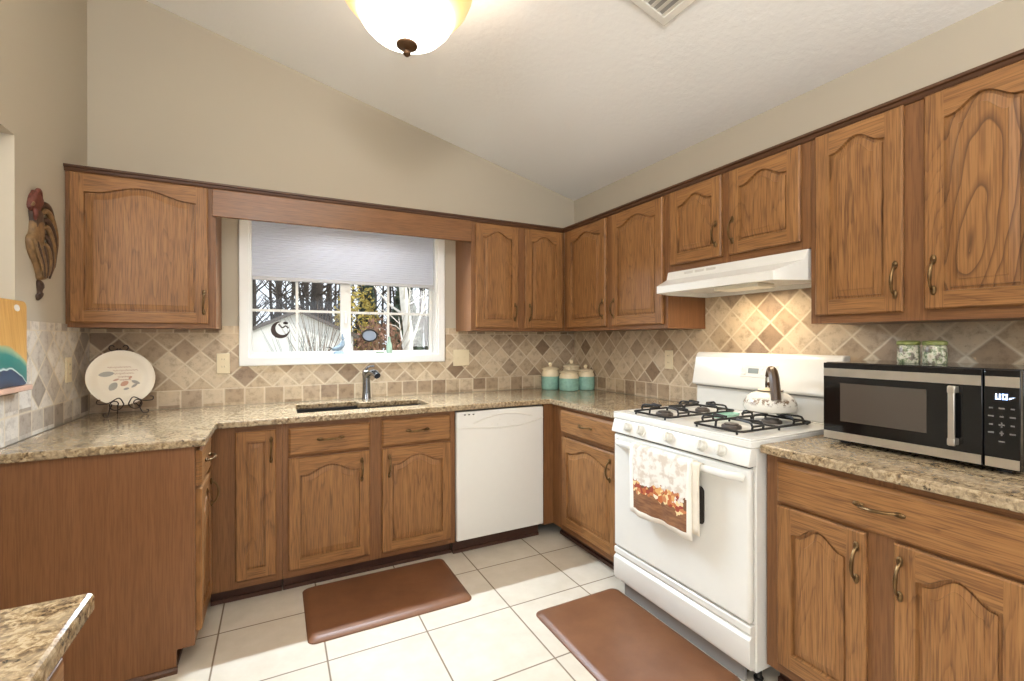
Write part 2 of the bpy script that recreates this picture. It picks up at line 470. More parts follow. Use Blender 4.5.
wallslab('wall_rear', [-4.74, -4.3, -0.9, 0.14], [-0.1, 2.15, 3.8], lambda u, v: not (-4.3 < u < -0.9 and v < 2.15), YB - 0.14, YB, 'y')
g = G(); g.prism([(-4.74, ceil_z(-4.74)), (0.14, ceil_z(0.14)), (0.14, ceil_z(0.14) + 0.1), (-4.74, ceil_z(-4.74) + 0.1)], 'y', YB - 0.14, 0.14)
struct(g.build('ceiling', M_ceil, smooth=0))
g = G(); g.box(-4.74, 0.14, YB - 0.14, 0.14, -0.1, 0.0)
struct(g.build('floor', M_floor, smooth=0))
w2 = thing('rear_fill_frame', 'unseen window frame added on solid rear wall beside the fill light', 'window', (-3.0, YB + 0.03, 2.40)); w2['kind'] = 'structure'  # frame added on the unbroken wall to go with the rear fill
g = G(); g.slab([-1.16, -1.1, -0.40, -0.34, 0.34, 0.40, 1.1, 1.16], [-0.06, 0, 0.52, 0.58], lambda u, v: not (0 < v < 0.52 and (abs(u) < 0.34 or 0.40 < abs(u) < 1.1)), -0.02, 0.02, 'y')
g.build('added_frame', M_winwhite, w2, smooth=0)
# rear glazed doors (behind the camera, seen only as reflections)
d = thing('door_1', 'white framed sliding glass door in the rear wall', 'door', (-2.6, YB - 0.07, 0)); d['kind'] = 'structure'
g = G(); g.slab([-1.7, -1.62, -0.04, 0.04, 1.62, 1.7], [0, 0.1, 2.07, 2.15], lambda u, v: not (0.1 < v < 2.07 and (0.04 < abs(u) < 1.62)), -0.03, 0.03, 'y')
g.build('door_frame', M_winwhite, d, smooth=0)
for a, b in ((-1.62, -0.04), (0.04, 1.62)):
    g = G(); g.box(a, b, -0.004, 0.004, 0.1, 2.07); g.build('door_glass', M_glass, d, smooth=0)

# stone backsplashes
g = G(); g.slab([XL + 0.001, -2.538, -2.452, -1.147, -1.066, -0.001], [0.919, 1.150, 1.371, 1.395], lambda u, v: not (-2.452 < u < -1.147 and v > 1.15) and (v < 1.371 or -2.538 < u < -1.066), -0.009, -0.001, 'y')
tag(g.build('tile_backsplash', M_spl_back, smooth=0), 'beige stone diamond tile backsplash around the window behind the sink', 'backsplash')
g = G(); g.slab([-2.95, -2.1185, -1.348, -0.010], [0.919, 1.371, 1.551], lambda u, v: v < 1.371 or (-2.1185 < u < -1.348), -0.009, -0.001, 'x')
tag(g.build('tile_backsplash', M_spl_right, smooth=0), 'beige stone diamond tile backsplash rising behind the white range', 'backsplash')
g = G(); g.slab([-1.03, OPY1, -0.010], [0.919, 1.105, 1.388], lambda u, v: u > OPY1 or v < 1.105, XL + 0.001, XL + 0.009, 'x')
tag(g.build('tile_backsplash', M_spl_left, smooth=0), 'stone tile backsplash on left wall, daylight painted into its pale colour', 'backsplash')
# sill of the pass-through
g = G(); g.box(XL - 0.13, XL + 0.055, OPY0, OPY1 - 0.012, 1.118, 1.140)
struct(g.build('trim_1', plain('pink_stone_sill', (206, 168, 148), 0.35, vary=0.08), bevel=0.004))

# ------------------------------------------------------------------ window
w = thing('window_1', 'white two-sash sliding window over the sink', 'window', (-1.8, 0, WZ0)); w['kind'] = 'structure'
ox, oz = 1.8, -WZ0      # local offsets
def L(x): return x + 1.8
def Lz(z): return z - WZ0
cw = 0.054
g = G(); g.slab([L(WX0) - cw, L(WX0), L(WX1), L(WX1) + cw], [-cw, 0, Lz(WZ1), Lz(WZ1) + cw], lambda u, v: not (L(WX0) < u < L(WX1) and 0 < v < Lz(WZ1)), -0.018, -0.0005, 'y')
g.build('casing', M_winwhite, w, bevel=0.005)
g = G(); t_ = 0.012
g.slab([L(WX0), L(WX0) + t_, L(WX1) - t_, L(WX1)], [0, t_, Lz(WZ1) - t_, Lz(WZ1)], lambda u, v: not (L(WX0) + t_ < u < L(WX1) - t_ and t_ < v < Lz(WZ1) - t_), 0.0, 0.13, 'y')
g.build('jamb_liner', M_winwhite, w, smooth=0)
def sash(x0, x1, y, gl0, gl1, vb):
    g = G(); z0, z1 = 0.012, Lz(WZ1) - 0.012; gz0, gz1 = Lz(1.235), z1 - 0.04
    g.slab([L(x0), L(gl0), L(gl1), L(x1)], [z0, gz0, gz1, z1], lambda u, v: not (L(gl0) < u < L(gl1) and gz0 < v < gz1), y, y + 0.03, 'y')
    s_ = g.build('sash', M_winwhite, w, bevel=0.003)
    g = G(); b = 0.008
    us = [L(gl0), L(vb) - b, L(vb) + b, L(gl1)]; hz = [Lz(1.497), Lz(1.76), Lz(2.02)]
    vs_ = [gz0]
    for q in hz: vs_ += [q - b, q + b]
    vs_.append(gz1)
    g.slab(us, vs_, lambda u, v: abs(u - L(vb)) < b or any(abs(v - q) < b for q in hz), y + 0.009, y + 0.021, 'y')
    g.build('muntin_grid', M_winwhite, s_, smooth=0)
    g = G(); g.box(L(gl0), L(gl1), y + 0.013, y + 0.017, gz0, gz1); g.build('pane', M_glass, s_, smooth=0)
sash(WX0 + 0.012, -1.800, 0.045, -2.384, -1.866, -2.131)
sash(-1.862, WX1 - 0.012, 0.080, -1.798, -1.240, -1.540)
g = G(); g.box(L(-1.845), L(-1.822), 0.032, 0.046, Lz(1.42), Lz(1.50)); g.build('sash_lock', M_winwhite, w, bevel=0.003)

# cellular shade
tt = NT('grey_cellular_fabric'); v = tt.coord((1, 1, 1))
sx = tt.node('ShaderNodeSeparateXYZ'); tt.link(v, sx.inputs[0])
n_ = tt.noise(tt.coord((6, 6, 90)), 3, 3)
tt.set(Base_Color=tt.ramp(n_, [(0.3, lin(224, 226, 232)), (0.7, lin(236, 238, 243))]), Roughness=0.8)
tl = tt.node('ShaderNodeBsdfTranslucent'); tl.inputs[0].default_value = lin(228, 232, 242)
mx = tt.node('ShaderNodeMixShader'); mx.inputs[0].default_value = 0.5
tt.link(tt.bsdf.outputs[0], mx.inputs[1]); tt.link(tl.outputs[0], mx.inputs[2]); tt.link(mx.outputs[0], tt.out.inputs[0])
b = thing('cellular_blind', 'grey cellular blind half lowered over the sink window', 'blind', (-1.8, 0.022, 1.684))
g = G(); pr = []; n = 24; zt = 0.36
front = []; back = []
for i in range(n * 2 + 1):
    z = 0.02 + zt * i / (n * 2); a = 0.0055 if i % 2 else 0.003
    front.append((-a - 0.002, z)); back.append((a + 0.002, z))
g.prism(front + back[::-1], 'x', L(-2.383), L(-1.232))
g.build('blind_fabric', tt.m, b, smooth=0)
g = G(); g.box(L(-2.383), L(-1.232), -0.014, 0.014, 0, 0.022); part_label(g.build('bottom_rail', plain('grey_rail', (188, 188, 190), 0.5), b, bevel=0.003), 'darker bottom rail')
g = G(); g.box(L(-2.384), L(-1.231), -0.02, 0.02, 0.38, 0.44); g.build('headrail', M_white_dull, b, bevel=0.004)

# ------------------------------------------------------------------ joinery builders
def pull(parent, x, y, z, horiz=False, length=0.118):
    """Bail pull: oval rosette, bowed grip, oval rosette."""
    g = G(); n = 14; hl = length / 2
    pts = []; rad = []
    for i in range(n + 1):
        s_ = -1 + 2 * i / n; bow = 0.027 * (1 - s_ * s_) ** 0.6 + 0.004
        a = s_ * hl * 0.86
        pts.append((a, -bow, 0.004 * s_) if horiz else (0.003 * s_, -bow, a)); rad.append(0.0042 + 0.0018 * (1 - abs(s_)) - (0.0006 if 0.3 < abs(s_) < 0.6 else 0))
    g.tube(pts, rad, 8)
    for s_ in (-1, 1):
        c = (s_ * hl * 0.86, -0.004, 0) if horiz else (0, -0.004, s_ * hl * 0.86)
        g.ball(c, 0.0095, sc=(1.7, 0.62, 0.9) if horiz else (0.9, 0.62, 1.7), seg=12)
    return part_label(g.build('handle', M_brass, parent, (x, y, z)), 'antique brass bail pull')

def door_geo(wd, ht, t=0.020, st=0.053, sh=0.088, rise=0.043, arch=True):
    g = G(); e = 0.005; N = 24
    xl, xr, zb = st, wd - st, st + 0.004
    zs = ht - sh if arch else ht - st - 0.004
    xc = wd / 2
    def ring(o, y):
        a, b = xl + o, xr - o; hf = (b - a) / 2
        pts = [(a, y, zb + o), (b, y, zb + o)]
        for i in range(N + 1):
            s_ = 1 - 2 * i / N; q = abs(s_)
            sg = 0.0
            if arch and q < 0.84: sg = math.cos(PI / 2 * q / 0.84) ** 1.7
            if arch and q > 0.93: sg -= 0.06 * (q - 0.93) / 0.07
            pts.append((xc + s_ * hf, y, zs - o + rise * sg))
        return pts
    yf = -t
    o8 = lambda i, y: [(i, y, i), (xl, y, i), (xr, y, i), (wd - i, y, i), (wd - i, y, ht - i), (xr, y, ht - i), (xl, y, ht - i), (i, y, ht - i)]
    r0 = ring(0, yf); A = o8(e, yf); B = o8(0, yf + e); C = o8(0.001, 0)
    base = len(g.v); K = N + 3
    V = r0 + ring(0.001, yf + 0.003) + ring(0.002, yf + 0.0135) + ring(0.0115, yf + 0.0135) + ring(0.0120, yf + 0.0085) + ring(0.034, yf + 0.003) + ring(0.035, yf + 0.001)
    nr = 7
    oA = nr * K; V = V + A + B + C
    F = []; Mi = []
    def f(q, m): F.append(q); Mi.append(m)
    a8 = [oA + i for i in range(8)]; b8 = [oA + 8 + i for i in range(8)]; c8 = [oA + 16 + i for i in range(8)]
    BL, BR, TR, TL = 0, 1, 2, 2 + N
    f([a8[0], a8[1], BL, TL, a8[6], a8[7]], 0)
    f([a8[2], a8[3], a8[4], a8[5], TR, BR], 0)
    f([a8[1], a8[2], BR, BL], 1)
    f([a8[6]] + [TL - i for i in range(N + 1)] + [a8[5]], 1)
    for i in range(8):
        j = (i + 1) % 8; mm = 0 if i in (3, 7, 0, 2, 4, 6) else 1
        f([a8[j], a8[i], b8[i], b8[j]], mm); f([b8[j], b8[i], c8[i], c8[j]], mm)
    f(c8[::-1], 0)
    for k in range(nr - 1):
        for i in range(K):
            j = (i + 1) % K; f([k * K + i, k * K + j, (k + 1) * K + j, (k + 1) * K + i], 2)
    f([(nr - 1) * K + i for i in range(K)], 2)
    g.v = V; g.f = F; g.m = Mi
    return g
def add_door(parent, x0, x1, z0, z1, hx=None, hz=None, arch=True, panel=None, **kw):
    d = door_geo(x1 - x0, z1 - z0, arch=arch, **kw).build('door', [M_oak_v, M_oak_h, panel or M_oak_p], parent, (x0, -0.0005, z0), smooth=28)
    if hx is not None: pull(d, hx - x0, -0.0205, hz - z0)
    return d
def add_drawer(parent, x0, x1, z0, z1, hx=None):
    g = G(); wd, ht = x1 - x0, z1 - z0
    def R(i, y): return [(i, y, i), (wd - i, y, i), (wd - i, y, ht - i), (i, y, ht - i)]
    rs = [(0, 0), (0, -0.010), (0.004, -0.013), (0.007, -0.0175), (0.012, -0.020)]
    V = []; F = []
    for i, y in rs: V += R(i, y)
    for k in range(len(rs) - 1):
        for i in range(4):
            j = (i + 1) % 4; F.append([k * 4 + i, k * 4 + j, k * 4 + 4 + j, k * 4 + 4 + i])
    F.append([0, 3, 2, 1]); F.append([len(V) - 4 + i for i in range(4)])
    g.add(V, F)
    d = g.build('drawer_front', M_oak_h, parent, (x0, -0.0005, z0), smooth=20)
    if hx is not None: pull(d, hx - x0, -0.0205, ht * 0.54, True, 0.125)
    return d
def face_frame(parent, w, z0, z1, stiles, rails):
    """stiles/rails: list of (a,b) spans that are solid."""
    us = sorted({0, w, *[q for s_ in stiles for q in s_]}); vs_ = sorted({z0, z1, *[q for r in rails for q in r]})
    inS = lambda u: any(a < u < b for a, b in stiles); inR = lambda v: any(a < v < b for a, b in rails)
    g = G(); g.slab(us, vs_, lambda u, v: inS(u) or inR(v), 0, 0.019, 'y', lambda u, v: 0 if inS(u) else 1)
    return g.build('face_frame', [M_fr_v, M_fr_h], parent, smooth=0)
R90 = PI / 2

def upper(name, label, loc, rz, wd, z0, z1, dep, stiles, doors, group='oak upper cabinets'):
    t = thing(name, label, 'cabinet', (loc[0], loc[1], z0), rz, group)
    H = z1 - z0
    g = G(); g.box(0.0008, wd - 0.0008, 0.0195, dep - 0.002, 0, H); g.build('carcass', M_side, t, smooth=0)
    face_frame(t, wd, 0, H, stiles, [(0, 0.04), (H - 0.045, H)])
    for (x0, x1, a, b, hx, *pn) in doors:
        add_door(t, x0, x1, a - z0, b - z0, hx, a - z0 + 0.112, panel=pn[0] if pn else None)
    return t
ZU0, ZU1 = 1.372, 2.134
x0 = -3.148
upper('upper_cabinet', 'single wide-door oak upper cabinet at far left above the plate', (x0, -0.305), 0, 0.608, ZU0, ZU1, 0.305,
      [(0, 0.038), (0.57, 0.608)], [(-3.129 - x0, -2.574 - x0, 1.396, 2.117, -2.592 - x0)])
x0 = -1.065
upper('upper_cabinet', 'oak upper cabinet with two narrow doors right of the window', (x0, -0.305), 0, 0.760, ZU0, ZU1, 0.305,
      [(0, 0.04), (0.345, 0.43), (0.72, 0.76)], [(-1.035 - x0, -0.706 - x0, 1.393, 2.112, -0.738 - x0), (-0.650 - x0, -0.330 - x0, 1.393, 2.112, -0.618 - x0)])
y0 = -0.308
upper('upper_cabinet', 'oak upper cabinet with two doors between the corner and range hood', (-0.305, y0), -R90, 1.037, ZU0, ZU1, 0.305,
      [(0, 0.07), (0.50, 0.585), (0.995, 1.037)], [(0.065, 0.510, 1.398, 2.112, 0.486), (0.575, 1.012, 1.398, 2.112, 0.600)])
y0 = -1.347
upper('upper_cabinet', 'short oak upper cabinet with two small doors above range hood', (-0.305, y0), -R90, 0.771, 1.682, ZU1, 0.305,
      [(0, 0.05), (0.345, 0.415), (0.73, 0.771)], [(0.030, 0.357, 1.715, 2.114, 0.330), (0.400, 0.737, 1.715, 2.114, 0.424)])
y0 = -2.120
upper('upper_cabinet', 'tall oak upper cabinet with two doors above the microwave', (-0.305, y0), -R90, 0.762, ZU0, ZU1, 0.305,
      [(0, 0.04), (0.305, 0.385), (0.72, 0.762)], [(0.025, 0.316, 1.404, 2.119, 0.296), (0.374, 0.662, 1.408, 2.119, 0.402, M_oak_c)])
# valance over the sink
g = G(); g.prism([(-2.555, 2.118), (-2.555, 1.970), (-1.067, 1.974), (-1.067, 2.118)], 'y', -0.327, -0.307)
wv = g.build('wooden_valance', wood('oak_valance', 'x', *OAKF, rough=0.28, figure=0.2), bevel=0.004); tag(wv, 'plain oak valance board across the top of the window', 'valance')
# dark moulding along the cabinet tops
prof = [(0, 2.120), (-0.006, 2.120), (-0.010, 2.128), (-0.012, 2.137), (-0.020, 2.140), (-0.020, 2.150), (0, 2.150)]
g = G(); g.prism([(-0.3055 + a, b) for a, b in prof], 'x', -3.149, -0.3055)
struct(g.build('trim_2', M_trim, smooth=0))
g = G(); g.prism([(-0.3055 + a, b) for a, b in prof], 'y', -2.884, -0.326)
tr = struct(g.build('trim_3', wood('dark_oak_trim_side', 'y', (92, 60, 38), (78, 50, 31), (54, 34, 21), 0.4, 0.2), smooth=0))
# lamp hidden behind the valance
t = thing('sink_strip_light', 'slim white strip lamp under the valance over the sink', 'lamp', (-1.8, -0.175, 2.012))
g = G(); g.box(-0.49, 0.49, -0.03, 0.03, 0.006, 0.045); g.build('lamp_housing', M_white_dull, t, bevel=0.004)
g = G(); g.box(-0.49, 0.49, 0.0305, 0.168, 0.030, 0.045); g.build('mounting_bracket', M_white_dull, t, smooth=0)

# ------------------------------------------------------------------ base cabinets
ZB0, ZB1 = 0.088, 0.884
def base(name, label, loc, rz, wd, stiles, doors, drawers, dep=0.59, group='oak base cabinets', toe=True, hollow=False):
    t = thing(name, label, 'cabinet', (loc[0], loc[1], 0), rz, group)
    g = G()
    if hollow:
        g.slab([0.0008, 0.018, wd - 0.018, wd - 0.0008], [0.0195, 0.024, dep - 0.008, dep], lambda u, v: not (0.018 < u < wd - 0.018 and 0.024 < v < dep - 0.008), ZB0, ZB1, 'z')
        g.box(0.0182, wd - 0.0182, 0.0242, dep - 0.0082, ZB0, ZB0 + 0.016)
    else: g.box(0.0008, wd - 0.0008, 0.0195, dep, ZB0, ZB1)
    g.build('carcass', M_side, t, smooth=0)
    rr = [(ZB0, 0.125), (0.852, ZB1)]
    if drawers: rr.append((0.695, 0.722))
    face_frame(t, wd, ZB0, ZB1, stiles, rr)
    if toe:
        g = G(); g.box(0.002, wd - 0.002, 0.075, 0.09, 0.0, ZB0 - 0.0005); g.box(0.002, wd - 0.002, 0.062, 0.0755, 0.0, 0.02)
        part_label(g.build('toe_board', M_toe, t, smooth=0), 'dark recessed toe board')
    for (a, b, c, d_, hx, arch) in doors: add_door(t, a, b, c, d_, hx, d_ - 0.098, arch=arch, st=0.053 if b - a > 0.2 else 0.048)
    for (a, b, c, d_) in drawers: add_drawer(t, a, b, c, d_, (a + b) / 2)
    return t
x0 = -2.5445
nb = base('base_cabinet', 'narrow oak base cabinet with one slim flat-panel door', (x0, -0.610), 0, 0.3185,
     [(0, 0.128), (0.277, 0.3185)], [(-2.431 - x0, -2.254 - x0, 0.127, 0.858, -2.276 - x0, False)], [])
x0 = -2.225
base('base_cabinet', 'oak sink base cabinet with two doors and two drawer fronts', (x0, -0.610), 0, 0.930,
     [(0, 0.04), (0.42, 0.51), (0.885, 0.930)], [(-2.199 - x0, -1.795 - x0, 0.128, 0.702, -1.838 - x0, True), (-1.729 - x0, -1.325 - x0, 0.122, 0.702, -1.690 - x0, True)],
     [(-2.197 - x0, -1.793 - x0, 0.714, 0.857), (-1.729 - x0, -1.326 - x0, 0.714, 0.860)], hollow=True)
y0 = -0.612
cb = base('base_cabinet', 'oak base cabinet with one drawer between the corner and range', (-0.610, y0), -R90, 0.724,
     [(0, 0.15), (0.665, 0.724)], [(0.148, 0.680, 0.128, 0.690, 0.63, True)], [(0.136, 0.680, 0.714, 0.858)])
g = G(); g.box(-0.0005, 0.0185, -0.074, -0.0005, ZB0, ZB1)
g.build('corner_filler', M_fr_v, cb, smooth=0)
y0 = -2.133
base('base_cabinet', 'oak base cabinet with full-width drawer under the microwave', (-0.610, y0), -R90, 0.762,
     [(0, 0.05), (0.33, 0.41), (0.71, 0.762)], [(0.049, 0.334, 0.128, 0.706, 0.311, True), (0.407, 0.692, 0.128, 0.706, 0.425, True)],
     [(0.047, 0.695, 0.715, 0.861)])
# left run, facing +X
lb = base('base_cabinet', 'oak base cabinet with broad plain end panel below left counter', (-2.545, -1.000), R90, 0.385,
     [(0, 0.03), (0.34, 0.385)], [(0.018, 0.345, 0.125, 0.702, 0.30, True)], [(0.018, 0.345, 0.715, 0.862)], dep=0.600)
g = G(); g.prism([(0.0, 0.088), (0.061, 0.088), (0.061, 0.0), (0.602, 0.0), (0.602, 0.884), (0.0, 0.884)], 'x', -0.0185, 0.0)
g.build('end_panel', M_side, lb, smooth=0)
g = G(); g.prism([(-0.0185, 0), (-0.032, 0), (-0.030, 0.012), (-0.024, 0.020), (-0.0185, 0.022)], 'y', 0.055, 0.60)
part_label(g.build('base_shoe', M_trim, lb, smooth=0), 'dark shoe moulding')
# near-left peninsula
pb = base('base_cabinet', 'oak base cabinet under the granite corner at lower left', (-2.545, -3.000), R90, 0.672,
     [(0, 0.04), (0.632, 0.672)], [(0.02, 0.652, 0.125, 0.702, 0.60, True)], [(0.02, 0.652, 0.715, 0.858)], dep=0.60)

# ------------------------------------------------------------------ worktops
ZK0, ZK1 = 0.8855, 0.918
us = [-3.140, -2.505, -2.150, -1.800, -1.770, -1.415, -0.645, -0.0105]
vs_ = [-1.337, -1.040, -0.650, -0.515, -0.245, -0.150, -0.0105]
def keep(u, v):
    if -2.150 < u < -1.800 and -0.515 < v < -0.150: return False
    if -1.800 < u < -1.770 and -0.515 < v < -0.150: return v > -0.245
    if -1.770 < u < -1.415 and -0.515 < v < -0.245: return False
    if v > -0.650: return True
    if u < -2.505: return v > -1.040
    if u > -0.645: return v > -1.337
    return False
g = G(); g.slab(us, vs_, keep, ZK0, ZK1, 'z')
tag(g.build('granite_worktop', M_granite, bevel=0.006, smooth=0), 'speckled granite worktop running from left wall past the sink to range', 'countertop', 'granite worktops')
g = G(); g.slab([-0.650, -0.0105], [-2.915, -2.131], lambda u, v: True, ZK0, ZK1, 'z')
tag(g.build('granite_worktop', M_granite, bevel=0.006, smooth=0), 'speckled golden granite worktop under the microwave', 'countertop', 'granite worktops')
g = G(); g.slab([-3.140, -2.505], [-3.010, -2.300], lambda u, v: True, ZK0, ZK1, 'z')
tag(g.build('granite_worktop', M_granite, bevel=0.007, smooth=0), 'corner of brown granite worktop at the lower left', 'countertop', 'granite worktops')

# sink
t = thing('kitchen_sink', 'dark undermount sink set into granite below the window', 'sink', (-1.785, -0.33, 0.70))
def bowl(x0, x1, y0, y1, dep):
    g = G(); r = 0.004
    g.slab([x0 - 0.012, x0, x1, x1 + 0.012], [y0 - 0.012, y0, y1, y1 + 0.012], lambda u, v: not (x0 < u < x1 and y0 < v < y1), 0.185 - dep, 0.1845, 'z')
    g.box(x0 - 0.012, x1 + 0.012, y0 - 0.012, y1 + 0.012, 0.175 - dep, 0.185 - dep)
    bw = g.build('sink_bowl', M_sinkm, t, smooth=0)
    g = G(); g.lathe([(0.042, 0.0), (0.042, 0.003), (0.03, 0.001), (0.001, 0.0005)], ((x0 + x1) / 2, (y0 + y1) / 2, 0.186 - dep)); g.build('drain', M_chrome, bw)
bowl(-2.146 + 1.785, -1.790 + 1.785, -0.511 + 0.33, -0.154 + 0.33, 0.175)
bowl(-1.765 + 1.785, -1.419 + 1.785, -0.511 + 0.33, -0.249 + 0.33, 0.150)

# faucet
t = thing('kitchen_faucet', 'chrome single-lever faucet behind the sink', 'faucet', (-1.722, -0.092, ZK1))
g = G(); g.lathe([(0.030, 0), (0.030, 0.006), (0.028, 0.012), (0.0255, 0.05), (0.024, 0.13), (0.026, 0.155), (0.027, 0.17), (0.022, 0.185), (0.010, 0.194), (0.001, 0.196)])
g.build('faucet_body', M_chrome, t)
g = G(); g.tube([(0, 0, 0.150), (0.008, -0.03, 0.168), (0.024, -0.07, 0.180), (0.038, -0.11, 0.176), (0.046, -0.135, 0.160)], [0.020, 0.019, 0.020, 0.022, 0.021], 14)
g.build('spout', M_chrome, t)
g = G(); g.tube([(0.0, 0.0, 0.192), (0.006, 0.006, 0.205), (0.02, 0.010, 0.214), (0.052, 0.004, 0.217)], [0.010, 0.008, 0.0075, 0.006], 10)
g.build('lever', M_chrome, t)

# ------------------------------------------------------------------ dishwasher
t = thing('dishwasher', 'white built-in dishwasher right of the sink', 'dishwasher', (-1.292, -0.605, 0))
wd = 0.604
g = G(); g.box(0.004, wd - 0.004, 0.0, 0.57, 0.09, 0.872); g.build('tub', M_grey, t, smooth=0)
g = G(); g.box(0, wd, -0.030, -0.001, 0.098, 0.874); dd = g.build('dishwasher_door', M_white, t, bevel=0.006)
def curve(pts, n=24):
    P = [Vector(p) for p in pts]; out = []
    for i in range(len(P) - 1):
        p0, p1, p2, p3 = P[max(i - 1, 0)], P[i], P[i + 1], P[min(i + 2, len(P) - 1)]
        for k in range(n):
            q = k / n
            out.append(0.5 * ((2 * p1) + (-p0 + p2) * q + (2 * p0 - 5 * p1 + 4 * p2 - p3) * q * q + (-p0 + 3 * p1 - 3 * p2 + p3) * q ** 3))
    out.append(P[-1]); return out
fy = -0.0305
g = G(); g.tube(curve([(0.004, fy, 0.778), (0.10, fy, 0.772), (0.20, fy, 0.764), (0.30, fy, 0.760), (0.42, fy, 0.765), (0.52, fy, 0.780), (0.60, fy, 0.800)], 8), 0.0055, 8, flat=0.8)
g.build('handle_ridge', M_white_dull, dd)
g = G(); g.tube(curve([(0.11, fy, 0.800), (0.18, fy, 0.822), (0.27, fy, 0.842), (0.35, fy, 0.848), (0.43, fy, 0.838), (0.52, fy, 0.816)], 8), 0.005, 8, flat=0.8)
g.build('handle_ridge', M_white_dull, dd)
g = G(); g.box(0.30, 0.38, fy - 0.0015, fy + 0.002, 0.845, 0.850); g.build('latch', M_grey, dd, smooth=0)
for k in range(3):
    g = G(); g.box(0.046 + k * 0.028, 0.058 + k * 0.028, fy - 0.001, fy + 0.002, 0.853, 0.858); g.build('indicator', M_blackgloss, dd, smooth=0)
for k, (a, b) in enumerate(((0.235, 0.785), (0.275, 0.783), (0.29, 0.812), (0.345, 0.783), (0.385, 0.800))):
    g = G(); g.lathe([(0.006, 0.0), (0.006, -0.0015), (0.001, -0.002)], (a, fy + 0.0005, b), 12, 'y'); g.build('button', M_white_dull, dd)
g = G(); g.box(0.0, wd, 0.045, 0.060, 0.0, 0.089); g.box(0.0, wd, 0.035, 0.0455, 0.0, 0.02)
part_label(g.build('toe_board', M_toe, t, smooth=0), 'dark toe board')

# ------------------------------------------------------------------ range
RW = 0.780
RY = -1.3455
t = thing('gas_range', 'white freestanding gas range with black grates', 'range', (-0.690, RY, 0), -R90)
rng = t
g = G(); g.box(0, RW, 0.030, 0.648, 0.060, 0.900); g.build('body', M_white, t, bevel=0.004)
for (a, b) in ((0.03, 0.085), (RW - 0.03, 0.085), (0.03, 0.58), (RW - 0.03, 0.58)):
    g = G(); g.lathe([(0.018, 0), (0.018, 0.012), (0.012, 0.014), (0.012, 0.062)], (a, b, 0), 14); g.build('foot', M_black, t)
g = G(); g.box(0.05, RW - 0.05, 0.030, 0.045, 0.0, 0.058); part_label(g.build('kick_rail', plain('grey_rail_paint', (138, 134, 130), 0.5), t, smooth=0), 'grey rail under the drawer')
# storage drawer
g = G()
g.prism([(0.030, 0.070), (0.004, 0.076), (-0.004, 0.092), (-0.004, 0.186), (0.004, 0.196), (0.010, 0.200), (0.006, 0.207), (0.0, 0.212), (0.0, 0.236), (0.004, 0.240), (0.030, 0.240)], 'x', 0.004, RW - 0.004)
g.build('storage_drawer', M_white, t, bevel=0.002)
# oven door with bow handle and window
g = G(); g.box(0.004, RW - 0.004, -0.002, 0.029, 0.247, 0.826); od = g.build('oven_door', M_white, t, bevel=0.012, seg=3)
g = G(); hz = 0.792
pts = [(0.030, -0.002, hz - 0.006)] + [(0.030 + 0.012 * k, -0.004 - 0.036 * math.sin(k / 5 * PI / 2), hz) for k in range(1, 6)]
pts += [(RW - p[0], p[1], p[2]) for p in pts[::-1]]
g.tube(pts, [0.015] * len(pts), 12, flat=0.62); g.build('handle', M_white, od)
g = G(); 
P = []
for (a, b, s0) in ((0.573 - 0.02, 0.703 - 0.02, 0), (0.22, 0.703 - 0.02, 90), (0.22, 0.566, 180), (0.573 - 0.02, 0.566, 270)):
    for k in range(6): P.append((a + 0.02 * math.cos(math.radians(s0 + 18 * k)), b + 0.02 * math.sin(math.radians(s0 + 18 * k))))
g.prism(P, 'y', -0.0035, -0.0015); part_label(g.build('oven_window', plain('smoked_glass', (62, 58, 54), 0.15), od), 'small dark oven window')
# sloping control panel
g = G(); g.prism([(-0.014, 0.838), (-0.013, 0.846), (0.003, 0.898), (0.006, 0.902), (0.05, 0.902), (0.05, 0.834), (-0.010, 0.834)], 'x', 0.001, RW - 0.001)
cpn = g.build('control_panel', M_white, t, bevel=0.002)
M_knob = plain('knob_plastic', (216, 213, 203), 0.35)
for q in (-0.272, -0.182, -0.005, 0.174, 0.265):
    g = G(); g.lathe([(0.026, 0.0), (0.026, 0.004), (0.022, 0.006), (0.020, 0.020), (0.017, 0.024), (0.001, 0.025)], seg=24)
    g.box(-0.004, 0.004, -0.020, 0.020, 0.020, 0.029)
    g.build('knob', M_knob, cpn, (RW / 2 + q, -0.004, 0.873), rot=(PI / 2 - 0.30, 0, 0), bevel=0.001)
g = G(); g.box(0.012, RW - 0.012, 0.004, 0.029, 0.8265, 0.8338); part_label(g.build('gap_shade_strip', M_grey, t, smooth=0), 'dark strip for the shade in the gap above the oven door')  # dark strip stands in for shade inside the door gap
